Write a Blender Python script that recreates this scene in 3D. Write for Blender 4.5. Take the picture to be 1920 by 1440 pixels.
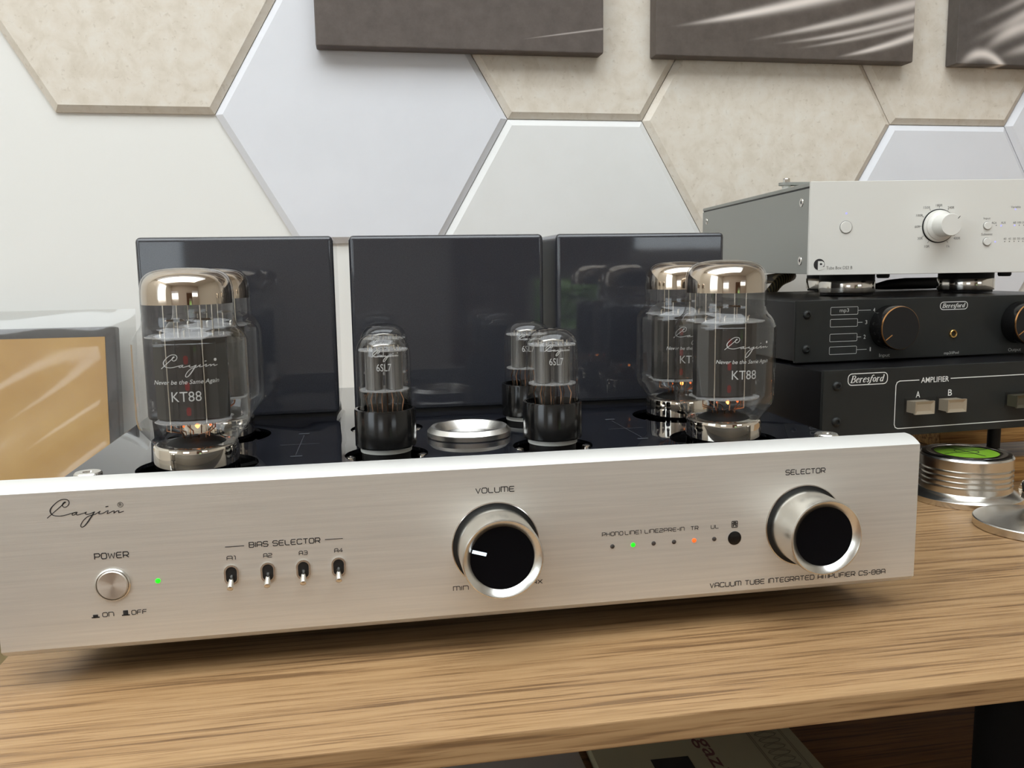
import bpy, bmesh, math, random
from mathutils import Vector, Matrix

# ------------------------------------------------------------------ camera, world, lights, exposure
SC = bpy.context.scene
COL = SC.collection
for o in list(bpy.data.objects):
    bpy.data.objects.remove(o)

cam_d = bpy.data.cameras.new('camera')
cam = bpy.data.objects.new('camera', cam_d)
COL.objects.link(cam)
SC.camera = cam
cam_d.sensor_fit = 'HORIZONTAL'
cam_d.sensor_width = 36.0
cam_d.lens = 1625.4 / 1920 * 36
cam_d.clip_start = 0.01
_R = Vector((0.98423228, -0.1762626, -0.01477533))
_U = Vector((0.03832052, 0.13093592, 0.99064995))
_F = Vector((0.17267991, 0.97559586, -0.13562583))
cam.matrix_world = Matrix(((_R.x, _U.x, -_F.x, -0.05874), (_R.y, _U.y, -_F.y, -0.37487),
                           (_R.z, _U.z, -_F.z, 0.17475), (0, 0, 0, 1)))

world = bpy.data.worlds.new('world')
SC.world = world
world.use_nodes = True
_bg = world.node_tree.nodes['Background']
_bg.inputs[0].default_value = (0.80, 0.90, 1.0, 1)
_bg.inputs[1].default_value = 3.0

def area(name, loc, rot, sx, sy, power, col):
    d = bpy.data.lights.new(name, 'AREA')
    d.shape = 'RECTANGLE'; d.size = sx; d.size_y = sy; d.energy = power; d.color = col
    o = bpy.data.objects.new(name, d); COL.objects.link(o)
    o.location = loc; o.rotation_euler = rot
    return o
# soft overhead light added under an added roof window; daylight through the two windows behind the camera and the window in the left wall
area('added_overhead_light', (-0.55, -0.70, 1.74), (0, 0, 0), 2.9, 1.6, 37, (1.0, 0.985, 0.965))
area('daylight_rear_left', (-1.29, -3.16, 0.30), (math.radians(90), 0, 0), 1.0, 0.32, 1.2, (1.0, 0.99, 0.97))
area('daylight_rear_right', (1.76, -3.16, 0.36), (math.radians(90), 0, 0), 1.05, 0.25, 1.0, (1.0, 0.99, 0.97))
area('daylight_window_left', (-1.94, -1.30, 0.72), (math.radians(90), 0, math.radians(-90)), 1.1, 1.2, 5, (0.96, 0.98, 1.0))

SC.view_settings.view_transform = 'Standard'
SC.view_settings.look = 'None'
SC.view_settings.gamma = 1.0
SC.view_settings.use_curve_mapping = False
SC.view_settings.exposure = 0.0
SC.cycles.use_denoising = True
SC.cycles.max_bounces = 14
SC.cycles.transparent_max_bounces = 24
SC.cycles.glossy_bounces = 6
SC.cycles.sample_clamp_indirect = 6.0

PI = math.pi
rnd = random.Random(7)

# ------------------------------------------------------------------ materials
def srgb(r, g, b):
    f = lambda c: (c/255/12.92) if c/255 <= 0.04045 else ((c/255+0.055)/1.055)**2.4
    return (f(r), f(g), f(b), 1)

def mat(name, col, rough=0.5, metal=0.0, spec=0.5, emit=None, estr=1.0, aniso=0.0, coat=0.0, coat_r=0.03):
    m = bpy.data.materials.new(name); m.use_nodes = True
    b = m.node_tree.nodes['Principled BSDF']
    b.inputs['Base Color'].default_value = col
    b.inputs['Roughness'].default_value = rough
    b.inputs['Metallic'].default_value = metal
    b.inputs['Specular IOR Level'].default_value = spec
    b.inputs['Anisotropic'].default_value = aniso
    b.inputs['Coat Weight'].default_value = coat
    b.inputs['Coat Roughness'].default_value = coat_r
    if emit:
        b.inputs['Emission Color'].default_value = emit
        b.inputs['Emission Strength'].default_value = estr
    return m

class NT:
    """tiny node helper"""
    def __init__(s, m):
        s.t = m.node_tree; s.b = s.t.nodes['Principled BSDF']
    def n(s, typ, **kw):
        nd = s.t.nodes.new(typ)
        for k, v in kw.items():
            if k in nd.inputs.keys() if isinstance(k, str) else False: nd.inputs[k].default_value = v
            else: setattr(nd, k, v)
        return nd
    def l(s, a, b): s.t.links.new(a, b)
    def coords(s, scale=(1, 1, 1), kind='Object', rot=(0, 0, 0)):
        tc = s.n('ShaderNodeTexCoord'); mp = s.n('ShaderNodeMapping')
        mp.inputs['Scale'].default_value = scale; mp.inputs['Rotation'].default_value = rot
        s.l(tc.outputs[kind], mp.inputs['Vector']); return mp.outputs[0]
    def noise(s, vec, scale, detail=4, rough=0.55, dist=0.0):
        nd = s.n('ShaderNodeTexNoise'); nd.inputs['Scale'].default_value = scale
        nd.inputs['Detail'].default_value = detail; nd.inputs['Roughness'].default_value = rough
        nd.inputs['Distortion'].default_value = dist
        s.l(vec, nd.inputs['Vector']); return nd.outputs[0]
    def ramp(s, fac, stops):
        r = s.n('ShaderNodeValToRGB'); e = r.color_ramp.elements
        while len(e) < len(stops): e.new(0.5)
        for i, (p, c) in enumerate(stops): e[i].position = p; e[i].color = c
        s.l(fac, r.inputs[0]); return r.outputs[0]
    def mix(s, fac, a, b, mode='MIX'):
        m = s.n('ShaderNodeMix'); m.data_type = 'RGBA'; m.blend_type = mode
        for sock, v in ((m.inputs[0], fac), (m.inputs[6], a), (m.inputs[7], b)):
            if isinstance(v, (int, float)): sock.default_value = v
            elif isinstance(v, tuple): sock.default_value = v
            else: s.l(v, sock)
        return m.outputs[2]
    def math(s, op, a, b=0.0, c=0.0):
        m = s.n('ShaderNodeMath'); m.operation = op
        for i, v in enumerate((a, b, c)):
            if isinstance(v, (int, float)): m.inputs[i].default_value = v
            else: s.l(v, m.inputs[i])
        return m.outputs[0]
    def bump(s, h, strength=0.3, dist=0.001):
        b = s.n('ShaderNodeBump'); b.inputs['Strength'].default_value = strength
        b.inputs['Distance'].default_value = dist
        s.l(h, b.inputs['Height']); s.l(b.outputs[0], s.b.inputs['Normal'])

M = {}
# wall tiles
def tile_mat(name, a, b, scale, bump):
    m = mat(name, a, 0.62, 0, 0.35); t = NT(m); v = t.coords()
    info = t.n('ShaderNodeObjectInfo')
    add = t.n('ShaderNodeVectorMath'); add.operation = 'ADD'
    t.l(v, add.inputs[0]); t.l(info.outputs['Location'], add.inputs[1]); v = add.outputs[0]
    n1 = t.noise(v, scale, 6, 0.6); t.l(t.ramp(n1, [(0.35, b), (0.65, a)]), t.b.inputs['Base Color'])
    t.bump(t.noise(v, scale*6, 3), bump, 0.0006); return m
M['tile_white'] = tile_mat('tile_white', srgb(224, 224, 222), srgb(220, 220, 217), 12, 0.12)
M['tile_blue'] = tile_mat('tile_blue', srgb(222, 223, 227), srgb(218, 219, 223), 12, 0.12)
m = mat('tile_beige', srgb(214, 205, 190), 0.65, 0, 0.35); t = NT(m); v = t.coords()
n1 = t.noise(v, 48, 6, 0.65, 0.4); n2 = t.noise(v, 170, 3, 0.6)
c = t.ramp(n1, [(0.30, srgb(207, 197, 181)), (0.5, srgb(217, 208, 194)), (0.70, srgb(222, 216, 205))])
d = t.ramp(n2, [(0.32, srgb(176, 160, 140)), (0.40, (1, 1, 1, 1))])
c = t.mix(0.22, c, d, 'MULTIPLY'); t.l(c, t.b.inputs['Base Color']); t.bump(n2, 0.1, 0.0005); M['tile_beige'] = m
M['wall'] = mat('white_wall', srgb(229, 228, 223), 0.75, 0, 0.3)
M['paint'] = mat('white_wall_paint', srgb(228, 224, 214), 0.8)
M['ceiling'] = mat('ceiling_paint', srgb(238, 236, 230), 0.85)
m = mat('parquet_floor', srgb(120, 88, 58), 0.45); t = NT(m); v = t.coords((3, 30, 1))
t.l(t.ramp(t.noise(v, 1.5, 6), [(0.3, srgb(96, 66, 42)), (0.7, srgb(140, 104, 70))]), t.b.inputs['Base Color']); M['floor'] = m
M['taupe'] = mat('taupe_wall_paint', srgb(206, 196, 186), 0.8)
M['curtain'] = mat('brown_curtain', srgb(112, 84, 66), 0.85)
M['frame'] = mat('window_frame', srgb(225, 222, 215), 0.5)

def wood(name, light, mid, dark, fine=1.0, rot=(0, 0, 0)):
    m = mat(name, mid, 0.42, 0, 0.4); t = NT(m)
    v = t.coords((10.0, 360*fine, 360*fine), rot=rot)
    n1 = t.noise(v, 1.0, 2, 0.5, 0.3)
    v2 = t.coords((26, 1000*fine, 1000*fine), rot=rot)
    n2 = t.noise(v2, 1.0, 2, 0.6)
    v3 = t.coords((1.6, 26, 26), rot=rot); n3 = t.noise(v3, 1.0, 3, 0.5)
    c1 = t.ramp(n1, [(0.34, dark), (0.44, mid), (0.62, light)])
    c2 = t.ramp(n2, [(0.36, (0.66, 0.60, 0.55, 1)), (0.45, (1, 1, 1, 1))])
    c3 = t.ramp(n3, [(0.3, (0.86, 0.85, 0.84, 1)), (0.7, (1, 1, 1, 1))])
    c = t.mix(0.75, c1, c2, 'MULTIPLY'); c = t.mix(1.0, c, c3, 'MULTIPLY')
    t.l(c, t.b.inputs['Base Color'])
    t.bump(n2, 0.08, 0.0004); return m
M['oak'] = wood('oak_board', srgb(172, 139, 99), srgb(157, 124, 86), srgb(124, 95, 65))
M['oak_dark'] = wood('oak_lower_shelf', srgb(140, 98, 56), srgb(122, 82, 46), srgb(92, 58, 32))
M['block_wood'] = wood('bamboo_block', srgb(204, 160, 98), srgb(176, 130, 74), srgb(128, 88, 46), 1.0, (0, PI/2, 0))
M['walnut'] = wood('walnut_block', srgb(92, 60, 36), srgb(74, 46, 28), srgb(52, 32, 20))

def brushed(name, col, rough, strength, uv=False, metal=1.0, scale=(30, 1, 2600)):
    m = mat(name, col, rough, metal, 0.5); t = NT(m); v = t.coords(scale)
    n1 = t.noise(v, 1.0, 4, 0.6)
    t.bump(n1, strength, 0.0002)
    v2 = t.coords((scale[0]*0.5, 1, scale[2]*0.22)); n2 = t.noise(v2, 1.0, 3, 0.6)
    c = t.ramp(n2, [(0.3, tuple(x*0.93 for x in col[:3])+(1,)), (0.7, tuple(min(1, x*1.05) for x in col[:3])+(1,))])
    t.l(c, t.b.inputs['Base Color'])
    if uv:
        tg = t.n('ShaderNodeTangent'); tg.direction_type = 'UV_MAP'; t.l(tg.outputs[0], t.b.inputs['Tangent'])
        t.b.inputs['Anisotropic'].default_value = 0.75
    return m
M['panel'] = brushed('brushed_aluminium', srgb(222, 217, 208), 0.44, 0.22, True, 0.6)
M['panel_edge'] = mat('polished_aluminium_edge', srgb(226, 225, 221), 0.42, 0.5)
M['alu'] = mat('satin_aluminium', srgb(222, 220, 214), 0.26, 1.0)
M['alu_turned'] = mat('turned_aluminium', srgb(224, 221, 215), 0.2, 1.0, aniso=0.6)
M['dark_turned'] = mat('turned_steel', srgb(206, 198, 188), 0.36, 0.85, aniso=0.5)
t = NT(M['dark_turned']); tg = t.n('ShaderNodeTangent'); tg.direction_type = 'RADIAL'; tg.axis = 'Y'; t.l(tg.outputs[0], t.b.inputs['Tangent'])
M['dark_turned'].node_tree.nodes['Principled BSDF'].inputs['Anisotropic'].default_value = 0.85
M['post_black'] = mat('black_powder_coat', (0.004, 0.004, 0.004, 1), 0.7, 0, 0.12)
M['radial'] = mat('radially_turned_steel', srgb(222, 219, 213), 0.26, 1.0, aniso=0.8)
t = NT(M['radial']); tg = t.n('ShaderNodeTangent'); tg.direction_type = 'RADIAL'; tg.axis = 'Z'; t.l(tg.outputs[0], t.b.inputs['Tangent'])
M['steel'] = mat('polished_steel', srgb(214, 210, 203), 0.12, 1.0)
M['chrome'] = mat('chrome', srgb(226, 218, 206), 0.035, 1.0)
M['getter'] = mat('getter_mirror', srgb(206, 192, 176), 0.05, 1.0)
m = mat('black_gloss_lacquer', (0.010, 0.011, 0.015, 1), 0.30, 0, 0.0, coat=1.0, coat_r=0.03); t = NT(m)
t.bump(t.noise(t.coords(), 420, 2), 0.035, 0.0006); M['lacquer'] = m
m = mat('navy_metallic_lacquer', (0.030, 0.033, 0.043, 1), 0.40, 0.0, 0.25, coat=1.0, coat_r=0.035); t = NT(m)
fl = t.noise(t.coords(), 2600, 2); t.l(t.ramp(fl, [(0.35, (0.017, 0.018, 0.024, 1)), (0.7, (0.036, 0.038, 0.046, 1))]), t.b.inputs['Base Color'])
t.bump(t.noise(t.coords(), 300, 2), 0.04, 0.0006); M['navy'] = m
M['black'] = mat('black_plastic', (0.005, 0.005, 0.005, 1), 0.16)
M['black_matt'] = mat('black_matt', (0.009, 0.009, 0.009, 1), 0.6, 0, 0.3)
M['hole'] = mat('black_recess', (0.004, 0.004, 0.004, 1), 0.5)
M['knob_face'] = mat('knob_face_black', (0.002, 0.002, 0.003, 1), 0.5, 0, 0.08)
M['box_black'] = mat('black_anodised_panel', (0.017, 0.018, 0.017, 1), 0.45, 0.0, 0.3)
M['box_side'] = mat('black_steel_cover', (0.006, 0.006, 0.007, 1), 0.32, 0.0, 0.3)
M['phono'] = mat('silver_front_panel', srgb(214, 212, 205), 0.55, 0.0, 0.4)
M['phono_side'] = mat('grey_case', srgb(146, 147, 141), 0.5, 0.3, 0.4)
M['white_plastic'] = mat('white_ceramic', srgb(225, 226, 220), 0.35)
M['ink'] = mat('black_ink', (0.018, 0.016, 0.016, 1), 0.6)
M['grey_ink'] = mat('grey_ink', srgb(110, 108, 104), 0.6)
M['dark_grey_ink'] = mat('dark_grey_ink', srgb(70, 72, 78), 0.6)
M['white_ink'] = mat('white_ink', srgb(224, 224, 220), 0.6)
M['grey_white_ink'] = mat('pale_grey_ink', srgb(176, 176, 172), 0.6)
M['copper'] = mat('copper_trim', srgb(214, 160, 104), 0.25, 1.0)
M['gold_metal'] = mat('gold_plated', srgb(206, 170, 106), 0.25, 1.0)
M['beige_button'] = mat('bronze_grey_button', srgb(176, 164, 144), 0.35, 0.5)
M['button_dark'] = mat('dark_olive_button', srgb(74, 70, 56), 0.4, 0.3)
M['green_led'] = mat('green_led', (0.0, 0.4, 0.0, 1), 0.4, emit=(0.01, 1.0, 0.01, 1), estr=1.3)
M['red_led'] = mat('red_led', (0.4, 0.05, 0.0, 1), 0.4, emit=(1.0, 0.13, 0.02, 1), estr=1.2)
M['blue_led'] = mat('blue_led', (0.2, 0.2, 0.6, 1), 0.4, emit=(0.42, 0.40, 1.0, 1), estr=0.9)
M['dark_led'] = mat('unlit_led', srgb(62, 56, 52), 0.35)
M['pointer'] = mat('lit_pointer', (0.6, 0.7, 0.8, 1), 0.4, emit=(0.78, 0.90, 1.0, 1), estr=1.0)
M['glow'] = mat('heater_glow', (0.3, 0.05, 0, 1), 0.5, emit=(1.0, 0.30, 0.06, 1), estr=7.0)
M['small_glow'] = mat('small_heater_glow', (0.2, 0.03, 0, 1), 0.5, emit=(1.0, 0.20, 0.05, 1), estr=1.2)
M['dim_glow'] = mat('cathode_glow', (0.1, 0.01, 0.01, 1), 0.5, emit=(0.55, 0.03, 0.02, 1), estr=0.07)
M['anode'] = mat('anode_plate', srgb(74, 72, 70), 0.34, 0.7)
M['anode_light'] = mat('grey_anode_plate', srgb(128, 126, 124), 0.4, 0.7)
M['mica'] = mat('mica_disc', srgb(196, 190, 180), 0.3, 0, 0.6)
M['wire'] = mat('nickel_wire', srgb(200, 194, 184), 0.2, 1.0)
M['copper_wire'] = mat('copper_wire', srgb(164, 120, 90), 0.3, 1.0)
M['gold_paper'] = mat('gold_sleeve', srgb(196, 154, 84), 0.45, 0.0, 0.4)
t = NT(M['gold_paper']); t.l(t.ramp(t.noise(t.coords((3, 3, 3)), 4, 5), [(0.35, srgb(190, 146, 76)), (0.7, srgb(206, 166, 96))]), t.b.inputs['Base Color'])
M['sleeve_black'] = mat('black_sleeve', srgb(58, 54, 52), 0.4)
M['hedge'] = mat('hedge_leaves', srgb(96, 140, 52), 0.7)
t = NT(M['hedge']); t.l(t.ramp(t.noise(t.coords(), 9, 6), [(0.35, srgb(96, 130, 50)), (0.5, srgb(170, 205, 100)), (0.7, srgb(235, 242, 225))]), t.b.inputs['Base Color'])  # leaf colours raised towards white to stand in for sunlight
M['cream_paper'] = mat('cream_paper', srgb(154, 149, 122), 0.6)
M['grey_paper'] = mat('grey_paper', srgb(152, 146, 140), 0.6)
M['maroon_ink'] = mat('maroon_ink', srgb(92, 52, 50), 0.6)
M['olive_paper'] = mat('ornament_ink', srgb(112, 108, 90), 0.6)
M['grey_cable'] = mat('grey_flat_cable', srgb(120, 118, 114), 0.5)
m = mat('braided_sleeve', (0.02, 0.02, 0.02, 1), 0.6); t = NT(m)
wv = t.n('ShaderNodeTexWave'); wv.inputs['Scale'].default_value = 120; wv.inputs['Distortion'].default_value = 1.0
t.l(t.coords(), wv.inputs['Vector'])
t.l(t.ramp(wv.outputs[1], [(0.55, (0.012, 0.011, 0.009, 1)), (0.75, srgb(104, 94, 62))]), t.b.inputs['Base Color']); M['braid'] = m
M['table_dark'] = mat('dark_side_table', srgb(112, 98, 66), 0.6)

def clear(name, tint, fmul=1.0, rough=0.0, bump=None, body=0.0):
    """thin clear wall: transparent plus Fresnel reflection, lets light through"""
    m = bpy.data.materials.new(name); m.use_nodes = True; t = m.node_tree
    for n in list(t.nodes):
        if n.type != 'OUTPUT_MATERIAL': t.nodes.remove(n)
    out = [n for n in t.nodes if n.type == 'OUTPUT_MATERIAL'][0]
    tr = t.nodes.new('ShaderNodeBsdfTransparent'); tr.inputs[0].default_value = tint
    gl = t.nodes.new('ShaderNodeBsdfGlossy'); gl.inputs['Roughness'].default_value = rough
    lw = t.nodes.new('ShaderNodeFresnel'); lw.inputs['IOR'].default_value = 1.5
    mu = t.nodes.new('ShaderNodeMath'); mu.operation = 'MULTIPLY'; mu.inputs[1].default_value = fmul; mu.use_clamp = True
    ge = t.nodes.new('ShaderNodeNewGeometry'); mi = t.nodes.new('ShaderNodeMapRange')   # same reflectance seen from inside the wall
    mi.inputs[3].default_value = 1.5; mi.inputs[4].default_value = 1/1.5
    t.links.new(ge.outputs['Backfacing'], mi.inputs[0]); t.links.new(mi.outputs[0], lw.inputs['IOR'])
    t.links.new(lw.outputs[0], mu.inputs[0])
    mx = t.nodes.new('ShaderNodeMixShader')
    t.links.new(mu.outputs[0], mx.inputs[0]); t.links.new(tr.outputs[0], mx.inputs[1]); t.links.new(gl.outputs[0], mx.inputs[2])
    if bump:
        tc = t.nodes.new('ShaderNodeTexCoord'); no = t.nodes.new('ShaderNodeTexNoise'); no.inputs['Scale'].default_value = bump[0]
        no.inputs['Detail'].default_value = 2
        bp = t.nodes.new('ShaderNodeBump'); bp.inputs['Strength'].default_value = bump[1]; bp.inputs['Distance'].default_value = 0.01
        t.links.new(tc.outputs['Object'], no.inputs['Vector']); t.links.new(no.outputs[0], bp.inputs['Height'])
        t.links.new(bp.outputs[0], gl.inputs['Normal']); t.links.new(bp.outputs[0], lw.inputs['Normal'])
    last = mx.outputs[0]
    if body > 0:
        df = t.nodes.new('ShaderNodeBsdfDiffuse'); df.inputs[0].default_value = (0.8, 0.8, 0.8, 1)
        m2 = t.nodes.new('ShaderNodeMixShader'); m2.inputs[0].default_value = body
        t.links.new(last, m2.inputs[1]); t.links.new(df.outputs[0], m2.inputs[2]); last = m2.outputs[0]
    t.links.new(last, out.inputs[0])
    return m
M['glass'] = clear('tube_glass', (0.955, 0.955, 0.95, 1), 1.25)
M['mica'] = clear('mica_sheet', (0.75, 0.73, 0.70, 1), 1.6, 0.1, None, 0.22)
M['pane'] = clear('window_glass', (0.97, 0.98, 0.97, 1), 1.0)
M['poly'] = clear('clear_plastic_film', (0.94, 0.94, 0.93, 1), 1.5, 0.10, None, 0.07)

# ------------------------------------------------------------------ mesh builders
class MB:
    def __init__(s): s.v = []; s.f = []; s.wn = False
    def add(s, vs, fs):
        o = len(s.v); s.v += [tuple(v) for v in vs]; s.f += [tuple(i+o for i in f) for f in fs]; return s
    def box(s, x0, x1, y0, y1, z0, z1):
        return s.add([(x0, y0, z0), (x1, y0, z0), (x1, y1, z0), (x0, y1, z0), (x0, y0, z1), (x1, y0, z1), (x1, y1, z1), (x0, y1, z1)],
                     [(0, 3, 2, 1), (4, 5, 6, 7), (0, 1, 5, 4), (1, 2, 6, 5), (2, 3, 7, 6), (3, 0, 4, 7)])
    def rbox(s, x0, x1, y0, y1, z0, z1, r, seg=3):
        s.wn = True
        bm = bmesh.new()
        bmesh.ops.create_cube(bm, size=1)
        for v in bm.verts:
            v.co = Vector(((x0+x1)/2+v.co.x*(x1-x0), (y0+y1)/2+v.co.y*(y1-y0), (z0+z1)/2+v.co.z*(z1-z0)))
        bmesh.ops.bevel(bm, geom=list(bm.edges), offset=r, segments=seg, profile=0.5, affect='EDGES')
        bm.verts.index_update()
        s.add([v.co[:] for v in bm.verts], [tuple(v.index for v in f.verts) for f in bm.faces]); bm.free(); return s
    def lathe(s, prof, seg=48, c=(0, 0, 0), axis='z', cap0=True, cap1=True, ripple=None):
        vs = []; n = len(prof)
        for i in range(seg):
            a = 2*PI*i/seg
            for (r, h) in prof:
                rr = r*(1+ripple(a, h)) if ripple else r
                x, y = rr*math.cos(a), rr*math.sin(a)
                if axis == 'z': p = (x, y, h)
                elif axis == 'y': p = (x, -h, y)       # h grows towards the viewer (-y)
                else: p = (h, x, y)
                vs.append((c[0]+p[0], c[1]+p[1], c[2]+p[2]))
        fs = []
        for i in range(seg):
            j = (i+1) % seg
            for k in range(n-1):
                fs.append((i*n+k, j*n+k, j*n+k+1, i*n+k+1))
        if cap0 and prof[0][0] > 1e-6: fs.append(tuple(i*n for i in reversed(range(seg))))
        if cap1 and prof[-1][0] > 1e-6: fs.append(tuple(i*n+n-1 for i in range(seg)))
        return s.add(vs, fs)
    def cyl(s, r, h0, h1, seg=32, c=(0, 0, 0), axis='z', bev=0.0):
        pr = [(r, h0), (r, h1)] if not bev else [(r-bev, h0), (r, h0+bev), (r, h1-bev), (r-bev, h1)]
        return s.lathe(pr, seg, c, axis)
    def tube(s, pts, r, seg=8):
        pts = [Vector(p) for p in pts]; rs = r if isinstance(r, (list, tuple)) else [r]*len(pts)
        vs = []; prev = None
        for i, p in enumerate(pts):
            d = (pts[min(i+1, len(pts)-1)]-pts[max(i-1, 0)]).normalized()
            if prev is None:
                u = d.orthogonal().normalized()
            else:
                u = (prev-d*prev.dot(d)).normalized()
            prev = u; w = d.cross(u)
            for k in range(seg):
                a = 2*PI*k/seg; q = p+(u*math.cos(a)+w*math.sin(a))*rs[i]; vs.append(q[:])
        fs = []
        for i in range(len(pts)-1):
            for k in range(seg):
                j = (k+1) % seg; fs.append((i*seg+k, i*seg+j, (i+1)*seg+j, (i+1)*seg+k))
        fs.append(tuple(reversed(range(seg)))); fs.append(tuple((len(pts)-1)*seg+k for k in range(seg)))
        return s.add(vs, fs)
    def prism_x(s, prof, x0, x1):
        n = len(prof)
        vs = [(x0, y, z) for y, z in prof]+[(x1, y, z) for y, z in prof]
        fs = [(i, (i+1) % n, (i+1) % n+n, i+n) for i in range(n)]+[tuple(reversed(range(n))), tuple(range(n, 2*n))]
        return s.add(vs, fs)
    def build(s, name, m, parent=None, smooth=30, kind=None, loc=None):
        me = bpy.data.meshes.new(name); me.from_pydata(s.v, [], s.f); me.update()
        bm = bmesh.new(); bm.from_mesh(me)
        bmesh.ops.recalc_face_normals(bm, faces=bm.faces); bm.to_mesh(me); bm.free()
        if smooth:
            for p in me.polygons: p.use_smooth = True
            me.set_sharp_from_angle(angle=math.radians(smooth))
        me.materials.append(M[m] if isinstance(m, str) else m)
        o = bpy.data.objects.new(name, me); COL.objects.link(o)
        if s.wn and smooth:              # keep the flat faces of bevelled boxes flat in shading
            w_ = o.modifiers.new('weighted_normals', 'WEIGHTED_NORMAL'); w_.keep_sharp = True; w_.weight = 100
        if parent: o.parent = parent
        if loc: o.location = loc
        if kind: o['kind'] = kind
        return o

def thing(name, label, cat, loc=(0, 0, 0), rz=0.0, group=None):
    o = bpy.data.objects.new(name, None); COL.objects.link(o)
    o.empty_display_size = 0.02
    o.location = loc; o.rotation_euler = (0, 0, rz); o['label'] = label; o['category'] = cat
    if group: o['group'] = group
    return o
def tag(o, label, cat, group=None):
    o['label'] = label; o['category'] = cat
    if group: o['group'] = group
    return o
def copy_tree(o, parent=None):
    c = o.copy(); COL.objects.link(c)
    if parent: c.parent = parent
    for ch in list(o.children): copy_tree(ch, c)
    return c

# ------------------------------------------------------------------ lettering
def ribbon(mb, pts, w, closed=False, put=None):
    """flat stroke through 2D points; w is a width or a list of widths; put maps (x, y) to 3D"""
    n = len(pts); ws = w if isinstance(w, (list, tuple)) else [w]*n
    L = []
    for i in range(n):
        a = pts[i-1] if (i > 0 or closed) else None
        b = pts[(i+1) % n] if (i < n-1 or closed) else None
        p = Vector(pts[i])
        d0 = (p-Vector(a)).normalized() if a is not None else None
        d1 = (Vector(b)-p).normalized() if b is not None else None
        if d0 is None: d0 = d1
        if d1 is None: d1 = d0
        n0 = Vector((-d0.y, d0.x)); n1 = Vector((-d1.y, d1.x)); nn = n0+n1
        if nn.length < 1e-6: nn = n0
        nn.normalize(); k = 1/max(0.55, nn.dot(n0))
        L.append((p+nn*ws[i]*0.5*k, p-nn*ws[i]*0.5*k))
    vs = []
    for a, b in L: vs += [put(a.x, a.y), put(b.x, b.y)]
    fs = [(2*i, 2*i+1, 2*((i+1) % n)+1, 2*((i+1) % n)) for i in range(n if closed else n-1)]
    mb.add(vs, fs)

def sq(ch):
    c = 0.22; w = 1.25
    O = [(c, 0), (w-c, 0), (w, c), (w, 1-c), (w-c, 1), (c, 1), (0, 1-c), (0, c)]
    Pp = [(0, 0), (0, 1), (w-c, 1), (w, 1-c), (w, 0.55), (w-c, 0.4), (0, 0.4)]
    Cc = [(w, 0.8), (w-0.05, 0.95), (w-c, 1), (c, 1), (0, 1-c), (0, c), (c, 0), (w-c, 0), (w-0.05, 0.05), (w, 0.2)]
    G = {
     'O': (w, [O+[O[0]]]), '0': (w, [O+[O[0]]]), 'P': (w, [Pp]), 'R': (w, [Pp, [(0.5*w, 0.4), (w, 0)]]),
     'W': (1.6, [[(0, 1), (0.36, 0), (0.8, 0.8), (1.24, 0), (1.6, 1)]]),
     'E': (w, [[(w, 1), (c, 1), (0, 1-c), (0, c), (c, 0), (w, 0)], [(0, 0.5), (0.9*w, 0.5)]]),
     'N': (w, [[(0, 0), (0, 1), (w-c, 1), (w, 1-c), (w, 0)]]),
     'F': (w*0.95, [[(0, 0), (0, 1-c), (c, 1), (w*0.95, 1)], [(0, 0.5), (0.85*w, 0.5)]]),
     'B': (w, [[(0, 0), (0, 1), (w-c, 1), (w-0.06, 1-c), (w-0.06, 0.62), (w-c, 0.52), (0, 0.52)], [(w-c, 0.52), (w, 0.4), (w, c), (w-c, 0), (0, 0)]]),
     'I': (0.05, [[(0.02, 0), (0.02, 1)]]),
     'A': (w, [[(0, 0), (0, 1-c), (c, 1), (w-c, 1), (w, 1-c), (w, 0)], [(0, 0.4), (w, 0.4)]]),
     'S': (w, [[(w, 0.84), (w-c, 1), (c, 1), (0, 1-c), (0, 0.64), (c, 0.52), (w-c, 0.48), (w, 0.36), (w, c), (w-c, 0), (c, 0), (0, 0.16)]]),
     'L': (w*0.95, [[(0, 1), (0, c), (c, 0), (w*0.95, 0)]]), 'C': (w, [Cc]),
     'G': (w, [Cc+[(w, 0.48), (0.55*w, 0.48)]]),
     'D': (w, [[(0, 0), (0, 1), (w-c, 1), (w, 1-c), (w, c), (w-c, 0), (0, 0)]]),
     'T': (w, [[(0, 1), (w, 1)], [(w/2, 1), (w/2, 0)]]), 'V': (1.15, [[(0, 1), (0.57, 0), (1.15, 1)]]),
     'U': (w, [[(0, 1), (0, c), (c, 0), (w-c, 0), (w, c), (w, 1)]]),
     'M': (1.65, [[(0, 0), (0, 1), (1.65-c, 1), (1.65, 1-c), (1.65, 0)], [(0.825, 1), (0.825, 0)]]),
     'H': (w, [[(0, 0), (0, 1)], [(w, 0), (w, 1)], [(0, 0.5), (w, 0.5)]]),
     'X': (w, [[(0, 1), (w, 0)], [(0, 0), (w, 1)]]),
     '1': (0.35, [[(0, 1), (0.2, 1), (0.35, 0.86), (0.35, 0)]]),
     '2': (w, [[(0, 1), (w-c, 1), (w, 1-c), (w, 0.66), (w-c, 0.5), (c, 0.5), (0, 0.36), (0, 0), (w, 0)]]),
     '3': (w, [[(0, 1), (w-c, 1), (w, 1-c), (w, 0.62), (w-c, 0.5), (0.25, 0.5)], [(w-c, 0.5), (w, 0.38), (w, c), (w-c, 0), (0, 0)]]),
     '4': (w, [[(w*0.72, 0), (w*0.72, 1), (0, 0.32), (w, 0.32)]]),
     '8': (w, [O+[O[0]], [(0, 0.52), (w, 0.52)]]), '-': (0.6, [[(0, 0.48), (0.6, 0.48)]]), ' ': (0.55, []),
    }
    return G[ch]
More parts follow.
